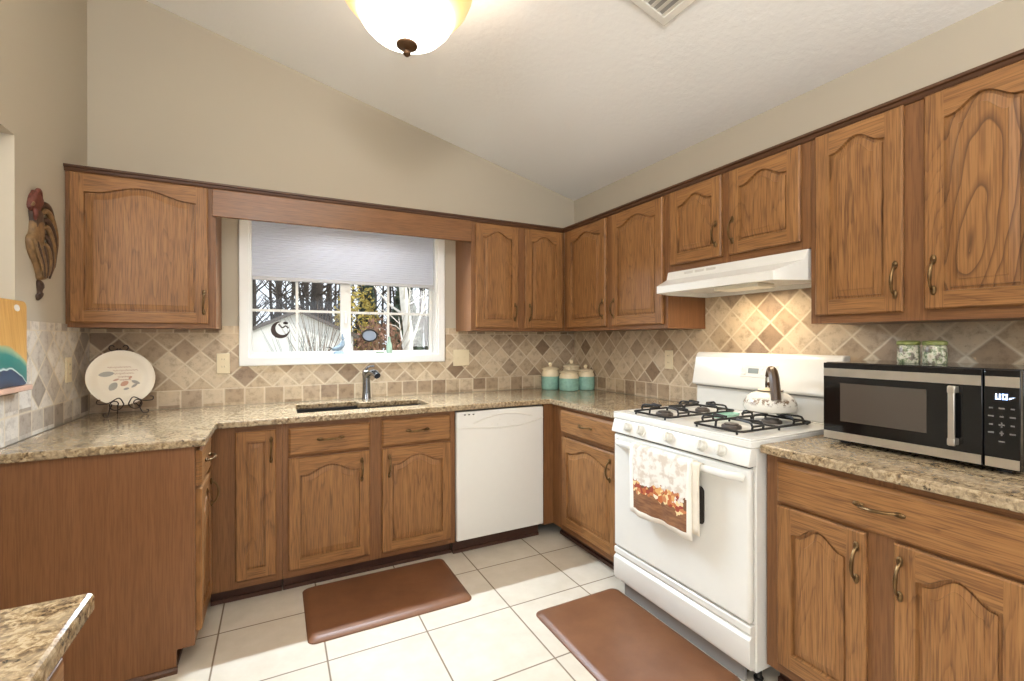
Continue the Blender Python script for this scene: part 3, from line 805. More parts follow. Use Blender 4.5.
# cooktop
g = G(); g.slab([-0.002, 0.03, RW - 0.03, RW + 0.002], [0.000, 0.03, 0.58, 0.642], lambda u, v: True, 0.9025, 0.930, 'z')
g.slab([-0.002, 0.018, RW - 0.018, RW + 0.002], [0.0, 0.018, 0.59, 0.642], lambda u, v: not (0.018 < u < RW - 0.018 and 0.018 < v < 0.59), 0.929, 0.937, 'z')
ck = g.build('cooktop', M_white, t, bevel=0.005)
for (a, b, r) in ((0.195, 0.16, 0.042), (0.195, 0.43, 0.036), (RW - 0.205, 0.16, 0.040), (RW - 0.205, 0.43, 0.042)):
    g = G(); g.lathe([(0.085, 0.0), (0.088, 0.004), (0.080, 0.002), (0.05, -0.0005), (0.001, -0.0005)], (a, b, 0.931), 28)
    g.build('drip_bowl', M_white, ck)
    g = G(); g.lathe([(r, 0), (r, 0.010), (r * 0.9, 0.015), (r * 0.72, 0.015), (r * 0.70, 0.021), (r * 0.3, 0.022), (0.001, 0.022)], (a, b, 0.931), 24)
    part_label(g.build('burner', plain('burner_metal', (92, 84, 78), 0.5, 0.5, 0.1), ck), 'grey-brown metal burner')
def grate(cx):
    g = G(); x0, x1, y0, y1 = cx - 0.118, cx + 0.118, 0.060, 0.535; zb, zt = 0.944, 0.975; r = 0.0052
    def rr(ax0, ax1, ay0, ay1, z, rad=0.025, n=5):
        out = []
        for (px, py, a0) in ((ax1 - rad, ay1 - rad, 0), (ax0 + rad, ay1 - rad, 90), (ax0 + rad, ay0 + rad, 180), (ax1 - rad, ay0 + rad, 270)):
            for k in range(n + 1):
                a = math.radians(a0 + 90 * k / n); out.append((px + rad * math.cos(a), py + rad * math.sin(a), z))
        out.append(out[0]); return out
    g.tube(rr(x0, x1, y0, y1, zb), r, 6)
    g.tube([(x0, 0.30, zb), (x1, 0.30, zb)], r, 6)
    for by in (0.16, 0.43):
        for sx_ in (-1, 1):                      # loops that rise at each side and reach toward the burner
            ex = cx + sx_ * 0.118
            for dy in (-0.034, 0.034):
                g.tube([(ex, by + dy, zb), (ex + sx_ * 0.004, by + dy, zb + 0.015), (ex - sx_ * 0.004, by + dy * 0.95, zt - 0.003), (ex - sx_ * 0.016, by + dy * 0.85, zt), (cx + sx_ * 0.032, by + dy * 0.25, zt)], r * 0.95, 6)
            g.tube([(ex + sx_ * 0.004, by - 0.034, zb + 0.016), (ex + sx_ * 0.004, by + 0.034, zb + 0.016)], r * 0.9, 6)
        for sy_ in (-1, 1):
            ey = by + sy_ * (0.099 if (by < 0.3) == (sy_ < 0) else 0.132)
            g.tube([(cx, ey, zb), (cx, ey - sy_ * 0.004, zt - 0.006), (cx, ey - sy_ * 0.014, zt), (cx, by + sy_ * 0.032, zt)], r * 0.95, 6)
    for (fx, fy_) in ((x0 + 0.02, y0 + 0.004), (x1 - 0.02, y0 + 0.004), (x0 + 0.02, y1 - 0.004), (x1 - 0.02, y1 - 0.004), (x0, 0.30), (x1, 0.30)):
        g.tube([(fx, fy_, 0.9302), (fx, fy_, zb)], 0.005, 6)
    return part_label(g.build('burner_grate', M_black, ck), 'black wire double grate')
grate(0.195); grate(RW - 0.205)
# backguard
g = G(); g.prism([(0.600, 0.938), (0.603, 1.052), (0.642, 1.052), (0.642, 0.938)], 'x', 0.012, RW - 0.012); g.build('back_panel', M_white, t, bevel=0.002)
g = G(); g.prism([(0.580, 1.054), (0.574, 1.062), (0.575, 1.074), (0.602, 1.205), (0.612, 1.228), (0.626, 1.237), (0.664, 1.237), (0.664, 1.054)], 'x', 0.0, RW)
bg = g.build('backguard', M_white, t, bevel=0.006, seg=3)
g = G(); g.box(0.02, RW - 0.02, 0.585, 0.600, 1.0465, 1.0535); part_label(g.build('vent_slot', M_groove, t, smooth=0), 'grey vent slot under the backguard')
rot = (-0.205, 0, 0)
def onslope(z): return 0.575 + (z - 1.074) / (1.205 - 1.074) * 0.027
g = G(); g.box(0.30, 0.50, -0.002, 0.002, -0.032, 0.032)
pn = g.build('clock_panel', M_white_dull, bg, (0, onslope(1.148) - 0.0005, 1.148), bevel=0.002, rot=rot)
g = G(); g.box(0.345, 0.402, -0.0035, 0.0, -0.012, 0.014); part_label(g.build('display', plain('grey_lcd', (118, 122, 112), 0.3), pn, smooth=0), 'grey clock display')
for k in range(6):
    a = (0.312, 0.328, 0.42, 0.44, 0.46, 0.48)[k]
    for b_ in (-0.015, 0.012):
        g = G(); g.lathe([(0.0055, 0), (0.0055, -0.0035), (0.001, -0.004)], (a, -0.001, b_), 10, 'y'); g.build('button', M_white, pn)

# dish towel over the oven handle
def towel_mat():
    tt = NT('autumn_leaf_towel'); v = tt.coord()
    sx = tt.node('ShaderNodeSeparateXYZ'); tt.link(v, sx.inputs[0]); Z = sx.outputs[2]; X = sx.outputs[0]
    vo = tt.node('ShaderNodeTexVoronoi'); vo.inputs['Scale'].default_value = 52; tt.link(v, vo.inputs['Vector'])
    n1 = tt.noise(v, 24, 3)
    pale = tt.mix(tt.ramp(tt.noise(v, 30, 3, 0.6), [(0.46, (0, 0, 0)), (0.6, (0.75, 0.75, 0.75))]), lin(232, 227, 217), lin(200, 182, 162))
    sep = tt.node('ShaderNodeSeparateColor'); tt.link(vo.outputs['Color'], sep.inputs[0])
    leaf = tt.ramp(sep.outputs[0], [(0.0, lin(184, 102, 56)), (0.2, lin(214, 166, 104)), (0.4, lin(150, 64, 44)), (0.55, lin(230, 204, 152)), (0.7, lin(190, 122, 76)), (0.85, lin(112, 76, 48)), (0.95, lin(236, 222, 196))], 'CONSTANT')
    brown = tt.ramp(tt.noise(tt.coord((8, 8, 40)), 3, 2), [(0.3, lin(112, 74, 48)), (0.7, lin(146, 102, 68))])
    zz_ = tt.math('ADD', Z, tt.math('MULTIPLY', tt.math('SUBTRACT', n1, 0.5), 0.16))
    c = tt.mix(tt.math('GREATER_THAN', zz_, -0.205), brown, leaf)
    c = tt.mix(tt.math('GREATER_THAN', zz_, -0.152), c, pale)
    bd = tt.math('LESS_THAN', Z, -0.283)
    bd = tt.math('MAXIMUM', bd, tt.math('GREATER_THAN', tt.math('ABSOLUTE', tt.math('SUBTRACT', X, 0.183)), 0.162))
    c = tt.mix(bd, c, lin(242, 237, 226))
    tt.set(Base_Color=c, Roughness=0.9)
    tt.bump(tt.noise(v, 300, 2), 0.15, 0.001)
    return tt.m
def towel_geo(wd, zbf, zbb, off):
    g = G(); nx = 22; path = []
    hz_, hy = 0.0, 0.0
    for k in range(13): path.append((-0.020 - 0.004 * (k / 12 < 0.9), zbf + (hz_ - zbf) * k / 12))
    for k in range(1, 8):
        a = PI * k / 8; path.append((-0.020 * math.cos(a), 0.016 * math.sin(a)))
    for k in range(9): path.append((0.0185, hz_ + (zbb - hz_) * k / 8))
    V = []; F = []
    for i, (y, z) in enumerate(path):
        for j in range(nx + 1):
            x = wd * j / nx; fall = max(0, -z) / 0.3
            wv_ = (0.006 * math.sin(x * 34 + 1.0) + 0.004 * math.sin(x * 71)) * fall if i < 13 else 0.0
            V.append((x + off, y + min(wv_, 0.008), z - (0.006 * math.sin(x * 20) * fall if i < 13 else 0)))
    n1 = nx + 1
    for i in range(len(path) - 1):
        for j in range(nx): F.append((i * n1 + j, i * n1 + j + 1, (i + 1) * n1 + j + 1, (i + 1) * n1 + j))
    g.add(V, F); return g
t = thing('dish_towel', 'autumn leaf dish towel hanging from the oven handle', 'towel', (-0.732, -1.540, 0.800), -R90)
tw = towel_geo(0.366, -0.306, -0.02, 0.0).build('towel_front', towel_mat(), t, smooth=60)
so = tw.modifiers.new('solid', 'SOLIDIFY'); so.thickness = 0.0025; so.offset = 0
t2 = towel_geo(0.402, -0.27, -0.02, 0.0)
t2.v = [(x, y * 0.82, z - 0.004) for x, y, z in t2.v]
tb = t2.build('towel_fold', plain('towel_back_cotton', (232, 222, 204), 0.9, vary=0.04), t, smooth=60); so = tb.modifiers.new('solid', 'SOLIDIFY'); so.thickness = 0.002; so.offset = 0

# kettle on the rear right burner
t = thing('tea_kettle', 'white enamel kettle with brown handle on the rear right burner', 'kettle', (-0.235, -1.895, 0.9805))
t.scale = (0.93, 0.93, 0.93)
def kettle_mat():
    tt = NT('floral_enamel'); v = tt.coord(); sx = tt.node('ShaderNodeSeparateXYZ'); tt.link(v, sx.inputs[0])
    n = tt.noise(v, 46, 4, 0.7)
    band = tt.ramp(tt.math('ABSOLUTE', tt.math('SUBTRACT', sx.outputs[2], 0.052)), [(0.008, (1, 1, 1)), (0.022, (0, 0, 0))])
    m = tt.math('MULTIPLY', band, tt.ramp(n, [(0.50, (0, 0, 0)), (0.56, (0.9, 0.9, 0.9))]))
    tt.set(Base_Color=tt.mix(m, lin(238, 232, 220), lin(124, 98, 72)), Roughness=0.2)
    return tt.m
mk = kettle_mat()
g = G(); g.lathe([(0.100, 0.0), (0.112, 0.006), (0.119, 0.024), (0.116, 0.046), (0.104, 0.068), (0.080, 0.086), (0.056, 0.096), (0.050, 0.098)], seg=36)
kb = g.build('kettle_body', mk, t)
g = G(); g.lathe([(0.056, 0.0965), (0.057, 0.101), (0.045, 0.108), (0.02, 0.114), (0.001, 0.116)], seg=28); ld = g.build('lid', M_cream, t)
g = G(); g.lathe([(0.054, 0.0985), (0.060, 0.099), (0.060, 0.103), (0.054, 0.103)], seg=28); part_label(g.build('rim', M_bronze, ld), 'dark lid rim')
g = G(); g.lathe([(0.006, 0.114), (0.007, 0.120), (0.013, 0.126), (0.014, 0.134), (0.009, 0.141), (0.001, 0.143)], seg=16); part_label(g.build('lid_knob', M_bronze, ld), 'dark round knob')
cd = Vector((-2.25 + 0.235, -3.24 + 1.88, 0)).normalized()      # bail handle runs toward the room
cd = (cd * 0.9 + Vector((0.89, -0.456, 0)) * 0.22).normalized()
hp = [(-0.050, 0.168), (-0.028, 0.196), (0.012, 0.206), (0.048, 0.198), (0.074, 0.170), (0.090, 0.130), (0.101, 0.095), (0.108, 0.066)]
hp = curve([(cd.x * a, cd.y * a, b) for a, b in hp], 5)
rr = [0.009 + 0.013 * min(1, max(0, (i / len(hp) - 0.15) / 0.25)) for i in range(len(hp))]
g = G(); g.tube(hp, rr, 10); part_label(g.build('kettle_handle', plain('brown_bakelite', (82, 62, 44), 0.35, vary=0.1), t), 'brown curved handle')
g = G(); g.tube(curve([(-cd.x * 0.062, -cd.y * 0.062, 0.088), (-cd.x * 0.066, -cd.y * 0.066, 0.130), (-cd.x * 0.055, -cd.y * 0.055, 0.168)], 5), 0.005, 8); g.build('bracket', M_chrome, t)
g = G(); sd = Vector((0.60, 0.80, 0))
g.tube([(sd.x * 0.08, sd.y * 0.08, 0.05), (sd.x * 0.100, sd.y * 0.100, 0.066), (sd.x * 0.110, sd.y * 0.110, 0.088)], [0.022, 0.013, 0.010], 12); g.build('spout', mk, t)

# teal spoon rest between the grates
t = thing('spoon_rest', 'small teal ceramic spoon rest on the cooktop between grates', 'spoon rest', (-0.30, -1.728, 0.9312), 0.0)
g = G(); g.lathe([(0.001, 0.003), (0.035, 0.003), (0.046, 0.008), (0.052, 0.018), (0.056, 0.018), (0.050, 0.004), (0.040, 0.0), (0.001, 0.0)], seg=28, sx=1.25, sy=0.62); g.build('dish', M_teal, t)
g = G(); g.tube([(-0.06, 0, 0.012), (-0.085, 0, 0.015), (-0.11, 0, 0.016)], [0.012, 0.012, 0.010], 10, flat=0.5); g.build('handle', M_teal, t)

# ------------------------------------------------------------------ hood
t = thing('range_hood', 'white under-cabinet range hood above the stove', 'range hood', (0, -1.7315, 1.545))
g = G(); hw = 0.380
ys = [(-hw, hw), (-0.3225, 0.3225)]
z = lambda a: a - 1.545
V = []
def ring6(zv, xb, xs, xf, wf, wb=hw): return [(xb, -wb, zv), (xs, -wb, zv), (xf, -wf, zv), (xf, wf, zv), (xs, wb, zv), (xb, wb, zv)]
rings = [ring6(z(1.552), -0.002, -0.312, -0.452, 0.322), ring6(z(1.590), -0.002, -0.312, -0.452, 0.322),
         ring6(z(1.636), -0.002, -0.312, -0.330, 0.372), ring6(z(1.680), -0.002, -0.309, -0.312, 0.379)]
for r in rings: V += r
F = []
for k in range(3):
    for i in range(6): F.append((k * 6 + i, k * 6 + (i + 1) % 6, k * 6 + 6 + (i + 1) % 6, k * 6 + 6 + i))
F.append([18 + i for i in range(6)])
# recessed underside
inner = [(-0.02, -0.36, z(1.552)), (-0.312, -0.36, z(1.552)), (-0.435, -0.31, z(1.552)), (-0.435, 0.31, z(1.552)), (-0.312, 0.36, z(1.552)), (-0.02, 0.36, z(1.552))]
deep = [(a, b, z(1.575)) for a, b, c in inner]
V += inner + deep
for i in range(6):
    j = (i + 1) % 6; F.append((i, j, 24 + j, 24 + i)); F.append((24 + i, 24 + j, 30 + j, 30 + i))
F.append([30 + i for i in range(6)])
g.add(V, F); g.build('hood_shell', M_white, t, smooth=0, bevel=0.002)
g = G(); g.box(-0.26, -0.13, -0.12, 0.12, z(1.556), z(1.5745)); part_label(g.build('lamp_lens', plain('frosted_lens', (238, 232, 214), 0.5), t, bevel=0.003), 'frosted lamp lens')
for k in range(3):
    g = G(); g.box(-0.322, -0.3115, 0.06 + k * 0.07, 0.115 + k * 0.07, z(1.652), z(1.668)); part_label(g.build('vent_grille', plain('hood_grille', (206, 202, 194), 0.5), t, smooth=0), 'pale grey vent grille')

# ------------------------------------------------------------------ microwave
t = thing('microwave', 'black and steel countertop microwave on the right counter', 'microwave', (-0.385, -2.212, ZK1), -R90)
MW, MH, MD = 0.527, 0.304, 0.360
g = G(); g.box(0, MW, 0.012, MD, 0.013, MH); g.build('case', M_blackgloss, t, bevel=0.004)
for (a, b) in ((0.05, 0.05), (MW - 0.05, 0.05), (0.05, 0.32), (MW - 0.05, 0.32)):
    g = G(); g.lathe([(0.016, 0), (0.016, 0.014)], (a, b, 0), 14); g.build('foot', M_black, t)
dw_ = 0.447
g = G(); g.box(0.001, dw_, -0.004, 0.0115, 0.014, MH - 0.002); dr = g.build('microwave_door', M_blackgloss, t, bevel=0.002)
g = G(); g.box(0.003, dw_ - 0.003, -0.006, -0.0035, 0.252, 0.282); g.build('steel_band', M_steel, dr, smooth=0)
g = G(); g.box(0.003, dw_ - 0.003, -0.006, -0.0035, 0.018, 0.046); g.build('steel_band', M_steel, dr, smooth=0)
tt = NT('tinted_oven_glass'); tt.set(Base_Color=lin(78, 70, 62), Roughness=0.12); 
g = G(); g.box(0.06, 0.315, -0.0052, -0.0035, 0.088, 0.228); part_label(g.build('window', tt.m, dr, smooth=0), 'tinted brown window')
g = G(); g.box(0.377, 0.393, -0.034, -0.024, 0.064, 0.248)
for q in (0.066, 0.226): g.box(0.3755, 0.3945, -0.035, -0.004, q, q + 0.020)
g.build('handle', M_steel, dr, bevel=0.002)
g = G(); g.box(dw_ + 0.003, MW - 0.001, -0.004, 0.0115, 0.014, MH - 0.002); cpn = g.build('control_panel', M_blackgloss, t, bevel=0.002)
g = G(); g.box(dw_ + 0.006, MW - 0.003, -0.006, -0.0035, 0.252, 0.282); g.build('steel_band', M_steel, cpn, smooth=0)
g = G(); g.box(dw_ + 0.006, MW - 0.003, -0.006, -0.0035, 0.018, 0.046); g.build('steel_band', M_steel, cpn, smooth=0)
E_disp = emit('display_glow', (206, 226, 255), 3.0)
def seg_digits(g, chars, x, z, h_, w_, gap, th):
    SEG = {'U': 'bcdef', 'O': 'abcdef', '-': 'g'}
    for ch in chars:
        for s_ in SEG[ch]:
            a = {'a': (0, w_, h_ - th, h_), 'b': (w_ - th, w_, h_ / 2, h_), 'c': (w_ - th, w_, 0, h_ / 2), 'd': (0, w_, 0, th), 'e': (0, th, 0, h_ / 2), 'f': (0, th, h_ / 2, h_), 'g': (0, w_, h_ / 2 - th / 2, h_ / 2 + th / 2)}[s_]
            g.box(x + a[0], x + a[1], -0.0062, -0.0045, z + a[2], z + a[3])
        x += w_ + gap
    return x
g = G(); xe = seg_digits(g, 'UO', dw_ + 0.028, 0.216, 0.016, 0.0105, 0.0035, 0.0028)
g.prism([(xe, 0.2165), (xe + 0.012, 0.224), (xe, 0.2215)], 'y', -0.0062, -0.0045)
part_label(g.build('display', E_disp, cpn, smooth=0), 'glowing white display digits')
M_key = plain('grey_key_print', (112, 108, 104), 0.5)
for r in range(5):
    for c_ in range(3):
        if r == 4 and c_ != 1: continue
        zc = 0.190 - r * 0.024; xc = dw_ + 0.018 + c_ * 0.0225
        g = G(); hw_ = 0.004 + 0.002 * ((r + c_) % 2)
        g.box(xc - hw_, xc + hw_, -0.0052, -0.0038, zc - 0.002, zc + 0.002)
        if r in (2, 3) and c_ == 1: g.box(xc - 0.0015, xc + 0.0015, -0.0052, -0.0038, zc - 0.007, zc + 0.007)
        g.build('key', M_key, cpn, smooth=0)

# jars on the microwave
def jar_mat():
    tt = NT('painted_jar'); v = tt.coord(jitter=3); n = tt.noise(v, 70, 4, 0.7); n2 = tt.noise(v, 32, 3)
    c = tt.ramp(n, [(0.34, lin(74, 96, 62)), (0.45, lin(150, 158, 120)), (0.55, lin(226, 220, 200)), (0.75, lin(196, 180, 150))])
    c = tt.mix(tt.ramp(n2, [(0.58, (0, 0, 0)), (0.62, (0.7, 0.7, 0.7))]), c, lin(96, 72, 66))
    tt.set(Base_Color=c, Roughness=0.3); return tt.m
mj = jar_mat()
M_olive = plain('olive_lid', (146, 152, 84), 0.4, vary=0.2, scale=90)
j0 = thing('spice_jar', 'small painted pottery jar on microwave, nearer the range', 'jar', (-0.190, -2.398, ZK1 + MH + 0.0005), 0, 'painted jars on the microwave')
g = G(); g.lathe([(0.031, 0), (0.033, 0.003), (0.0335, 0.03), (0.032, 0.056), (0.029, 0.064)], seg=24); g.build('jar_body', mj, j0)
g = G(); g.lathe([(0.032, 0.0645), (0.0345, 0.067), (0.0345, 0.076), (0.030, 0.080), (0.001, 0.082)], seg=24); g.build('lid', M_olive, j0)
j1 = copy_tree(j0); j1.location = (-0.190, -2.474, ZK1 + MH + 0.0005); j1['label'] = 'small painted pottery jar on microwave, farther from the range'; j1.rotation_euler = (0, 0, 2.0)

# ------------------------------------------------------------------ canisters in the corner
def canister(label, x, y, r, ht, split):
    t = thing('ceramic_canister', label, 'canister', (x, y, ZK1), 0, 'teal and cream canisters')
    g = G(); g.lathe([(r * 0.90, 0), (r * 0.97, 0.005), (r, 0.025), (r, ht * split), (r * 0.985, ht * split + 0.001)], seg=28)
    part_label(g.build('glazed_base', M_teal, t), 'teal lower half')
    g = G(); g.lathe([(r * 0.985, ht * split + 0.0012), (r * 0.98, ht * split + 0.02), (r * 0.92, ht * 0.66), (r * 0.84, ht * 0.71), (r * 0.86, ht * 0.735)], seg=28)
    part_label(g.build('collar', M_cream, t), 'cream upper band')
    g = G(); g.lathe([(r * 0.88, ht * 0.736), (r * 1.0, ht * 0.745), (r * 1.0, ht * 0.765), (r * 0.86, ht * 0.79), (r * 0.55, ht * 0.825), (r * 0.22, ht * 0.84), (r * 0.13, ht * 0.86), (r * 0.20, ht * 0.90), (r * 0.24, ht * 0.94), (r * 0.16, ht * 0.985), (0.001, ht)], seg=28)
    g.build('lid', M_cream, t)
canister('tall teal and cream canister at the left of the four', -0.318, -0.125, 0.070, 0.212, 0.48)
canister('teal and cream canister at the back corner, mostly hidden', -0.105, -0.108, 0.072, 0.230, 0.48)
canister('short wide teal and cream canister in front of the others', -0.232, -0.262, 0.078, 0.186, 0.50)
canister('teal and cream canister at the right of the four', -0.082, -0.272, 0.069, 0.195, 0.52)

# ------------------------------------------------------------------ plate and easel
PC = Vector((-2.982, -0.142, 1.112)); rzp = 0.50
tilt = 0.20
t = thing('wire_easel', 'dark scrolled wire easel in the left counter corner', 'plate stand', (-2.970, -0.154, ZK1 + 0.0025), rzp)
def spiral(c, r0, turns, sgn, ph, y=0.0, n=22):
    return [(c[0] + sgn * r0 * (1 - 0.75 * k / n) * math.cos(ph + turns * 2 * PI * k / n), y, c[1] + r0 * (1 - 0.75 * k / n) * math.sin(ph + turns * 2 * PI * k / n)) for k in range(n + 1)]
rw = 0.0028
for s_ in (-1, 1):
    g = G()
    g.tube(curve([(s_ * 0.004, 0.055, 0.335), (s_ * 0.006, 0.045, 0.22), (s_ * 0.035, 0.00, 0.09), (s_ * 0.060, -0.030, 0.040), (s_ * 0.072, -0.048, 0.007), (s_ * 0.088, -0.058, 0.0045), (s_ * 0.094, -0.06, 0.016), (s_ * 0.084, -0.06, 0.022)], 6), rw, 6)
    g.build('leg', M_wire, t)
    g = G()
    sc_ = spiral((s_ * 0.044, 0.060), 0.034, 1.15, s_, PI, -0.052)
    g.tube(sc_, rw, 6)
    g.tube(curve([(s_ * 0.010, -0.052, 0.060), (s_ * 0.030, -0.052, 0.092), (s_ * 0.072, -0.052, 0.070), (s_ * 0.112, -0.052, 0.070), (s_ * 0.116, -0.052, 0.086), (s_ * 0.104, -0.052, 0.090)], 6), rw, 6)
    g.tube([(s_ * 0.062, -0.030, 0.040), (s_ * 0.060, -0.052, 0.052), (s_ * 0.060, -0.056, 0.064)], rw, 6)
    g.build('front_scroll', M_wire, t)
    g = G(); g.tube(spiral((s_ * 0.026, 0.352), 0.022, 0.95, s_, PI * 1.1, 0.056), rw, 6); g.tube([(s_ * 0.004, 0.055, 0.33), (s_ * 0.004, 0.056, 0.345)], rw, 6); g.build('top_scroll', M_wire, t)
g = G(); g.tube(curve([(0, 0.05, 0.20), (0, 0.068, 0.10), (0, 0.076, 0.006), (0, 0.080, 0.0042)], 6), rw, 6); g.tube([(-0.02, 0.058, 0.15), (0.02, 0.058, 0.15)], rw, 6); g.build('back_leg', M_wire, t)
t = thing('dinner_plate', 'cream oval plate with faded writing standing on wire easel', 'plate', (PC.x, PC.y, PC.z - 0.14), rzp)
PR = 0.145
g = G()
prof = [(0.001, 0.006), (0.085, 0.006), (0.100, 0.004), (0.112, -0.006), (PR - 0.004, -0.014), (PR, -0.013), (PR, -0.009), (0.112, 0.000), (0.095, 0.012), (0.001, 0.012)]
g.lathe(prof, (0, 0, 0), 48, 'y')
pl = g.build('plate_disc', plain('cream_china', (243, 233, 214), 0.22), t, (0, -0.012, 0.14), rot=(-tilt, 0, 0))
M_ink = plain('faded_pink_print', (196, 160, 140), 0.5); M_ink2 = plain('faded_grey_print', (164, 160, 150), 0.5); M_ink3 = plain('faded_rust_print', (204, 158, 132), 0.5)
rows = [(-0.052, 0.046, 0.058), (-0.03, 0.075, 0.040), (-0.03, 0.055, 0.024), (-0.012, 0.045, 0.006), (-0.005, 0.042, -0.010)]
for (a, b, zv) in rows:
    g = G(); n = 26; pts = [(a + (b - a) * k / n, 0.0045, zv + 0.0035 * math.sin(k * 1.9) + 0.0022 * math.sin(k * 3.3)) for k in range(n + 1)]
    g.tube(pts, 0.0011, 4); g.build('script_line', M_ink, pl)
for (a, zv, w_, h_, ang, m) in ((-0.058, 0.024, 0.032, 0.013, 0.1, M_ink2), (-0.034, -0.042, 0.024, 0.016, 0.9, M_ink2), (0.014, -0.030, 0.019, 0.012, 0.5, M_ink3), (0.062, -0.026, 0.020, 0.008, -0.5, M_ink2), (0.055, -0.044, 0.016, 0.006, 0.6, M_ink2), (0.040, 0.000, 0.010, 0.005, 0.8, M_ink3), (-0.02, -0.008, 0.014, 0.005, 0.3, M_ink), (0.02, -0.058, 0.012, 0.006, 0.2, M_ink2)):
    g = G(); P = []
    for k in range(16):
        q = 2 * PI * k / 16; px_, pz_ = w_ * math.cos(q), h_ * math.sin(q) * (0.6 + 0.4 * abs(math.sin(q)))
        P.append((a + px_ * math.cos(ang) - pz_ * math.sin(ang), zv + px_ * math.sin(ang) + pz_ * math.cos(ang)))
    g.prism(P, 'y', 0.004, 0.0062); g.build('printed_leaf', m, pl, smooth=0)

# ------------------------------------------------------------------ rooster carving
ART = {'body': [(-0.689, 1.821), (-0.698, 1.749), (-0.723, 1.729), (-0.723, 1.698), (-0.699, 1.656), (-0.665, 1.631), (-0.64, 1.595), (-0.631, 1.564), (-0.596, 1.568), (-0.559, 1.577), (-0.577, 1.636), (-0.613, 1.679), (-0.63, 1.723), (-0.612, 1.767), (-0.603, 1.826), (-0.629, 1.847)],
'head': [(-0.684, 1.927), (-0.672, 1.942), (-0.655, 1.939), (-0.644, 1.944), (-0.629, 1.931), (-0.612, 1.926), (-0.593, 1.913), (-0.593, 1.889), (-0.62, 1.861), (-0.638, 1.837), (-0.689, 1.821), (-0.706, 1.84), (-0.73, 1.849), (-0.722, 1.882), (-0.705, 1.909)],
'f1': [(-0.584, 1.895), (-0.547, 1.893), (-0.508, 1.873), (-0.469, 1.804), (-0.509, 1.818), (-0.557, 1.853), (-0.603, 1.858)],
'f2': [(-0.603, 1.85), (-0.538, 1.828), (-0.479, 1.795), (-0.449, 1.749), (-0.47, 1.686), (-0.48, 1.637), (-0.5, 1.672), (-0.519, 1.736), (-0.557, 1.787), (-0.597, 1.815)],
'f3': [(-0.603, 1.805), (-0.557, 1.77), (-0.529, 1.718), (-0.52, 1.661), (-0.53, 1.601), (-0.549, 1.64), (-0.567, 1.695), (-0.603, 1.745)],
'f4': [(-0.616, 1.742), (-0.586, 1.691), (-0.558, 1.638), (-0.549, 1.578), (-0.577, 1.603), (-0.599, 1.649)],
'foot': [(-0.631, 1.564), (-0.596, 1.568), (-0.568, 1.547), (-0.596, 1.528), (-0.605, 1.511), (-0.578, 1.505), (-0.605, 1.486), (-0.628, 1.475), (-0.64, 1.499), (-0.617, 1.509), (-0.628, 1.532)]}
t = thing('rooster_art', 'carved wooden rooster plaque hanging on the left wall', 'wall decoration', (XL, -0.572, 1.475))
t.scale = (0.7, 1, 1)
def relief(pts, x0, x1, m, name, lab=None, inset=0.72):
    P = [(a + 0.60, b - 1.475) for a, b in pts]
    # soften the outline
    Q = []
    n = len(P)
    for i in range(n):
        p0, p1 = Vector(P[i]), Vector(P[(i + 1) % n]); Q += [p0 * 0.75 + p1 * 0.25, p0 * 0.25 + p1 * 0.75]
    c = sum(Q, Vector((0, 0))) / len(Q)
    g = G(); V = []; F = []; n = len(Q)
    for (k, x) in ((1.0, x0), (1.0, x0 + (x1 - x0) * 0.45), (0.90, x0 + (x1 - x0) * 0.8), (inset, x1)):
        V += [(x, c.x + (q.x - c.x) * k, c.y + (q.y - c.y) * k) for q in Q]
    for r in range(3):
        for i in range(n): F.append((r * n + i, r * n + (i + 1) % n, r * n + n + (i + 1) % n, r * n + n + i))
    F.append(list(range(n))); F.append([3 * n + i for i in range(n)])
    g.add(V, F); o = g.build(name, m, t, smooth=40)
    if lab: part_label(o, lab)
    return o
M_rg = plain('worn_gilt_wood', (122, 94, 60), 0.5, vary=0.35, bump=0.4, scale=45)
M_rr = plain('worn_red_paint', (104, 54, 42), 0.55, vary=0.35, bump=0.4, scale=60)
M_rd = plain('dark_carved_wood', (70, 50, 37), 0.5, vary=0.4, bump=0.4, scale=50)
def plume(pts, r0, x, m, name):
    P = curve([(x + (0.006 * math.sin(PI * i / (len(pts) - 1))), a + 0.60, b - 1.475) for i, (a, b) in enumerate(pts)], 6)
    n = len(P); g = G(); g.tube(P, [r0 * (0.35 + 0.65 * math.sin(PI * min(1, 0.18 + 0.80 * k / (n - 1)))) for k in range(n)], 8)
    return g.build(name, m, t, smooth=60)
PL = [([(-0.622, 1.868), (-0.585, 1.893), (-0.540, 1.890), (-0.500, 1.860), (-0.470, 1.806)], 0.013),
      ([(-0.612, 1.845), (-0.570, 1.868), (-0.520, 1.850), (-0.480, 1.800), (-0.462, 1.740), (-0.472, 1.670)], 0.014),
      ([(-0.605, 1.820), (-0.560, 1.828), (-0.515, 1.795), (-0.488, 1.735), (-0.486, 1.680), (-0.486, 1.636)], 0.013),
      ([(-0.605, 1.790), (-0.565, 1.795), (-0.530, 1.755), (-0.510, 1.700), (-0.512, 1.640), (-0.530, 1.600)], 0.013),
      ([(-0.610, 1.755), (-0.578, 1.755), (-0.550, 1.715), (-0.535, 1.665), (-0.537, 1.620), (-0.550, 1.580)], 0.012),
      ([(-0.615, 1.720), (-0.590, 1.712), (-0.568, 1.675), (-0.558, 1.635), (-0.565, 1.590)], 0.012)]
for k, (p, r) in enumerate(PL): plume(p, r, 0.012 + 0.003 * k, M_rd if k % 2 == 0 else M_rg, 'tail_feather')
NECK = [(-0.700, 1.850), (-0.690, 1.800), (-0.694, 1.760), (-0.650, 1.735), (-0.612, 1.750), (-0.606, 1.800), (-0.612, 1.850), (-0.640, 1.868)]
relief(NECK, 0.001, 0.034, M_rd, 'neck')
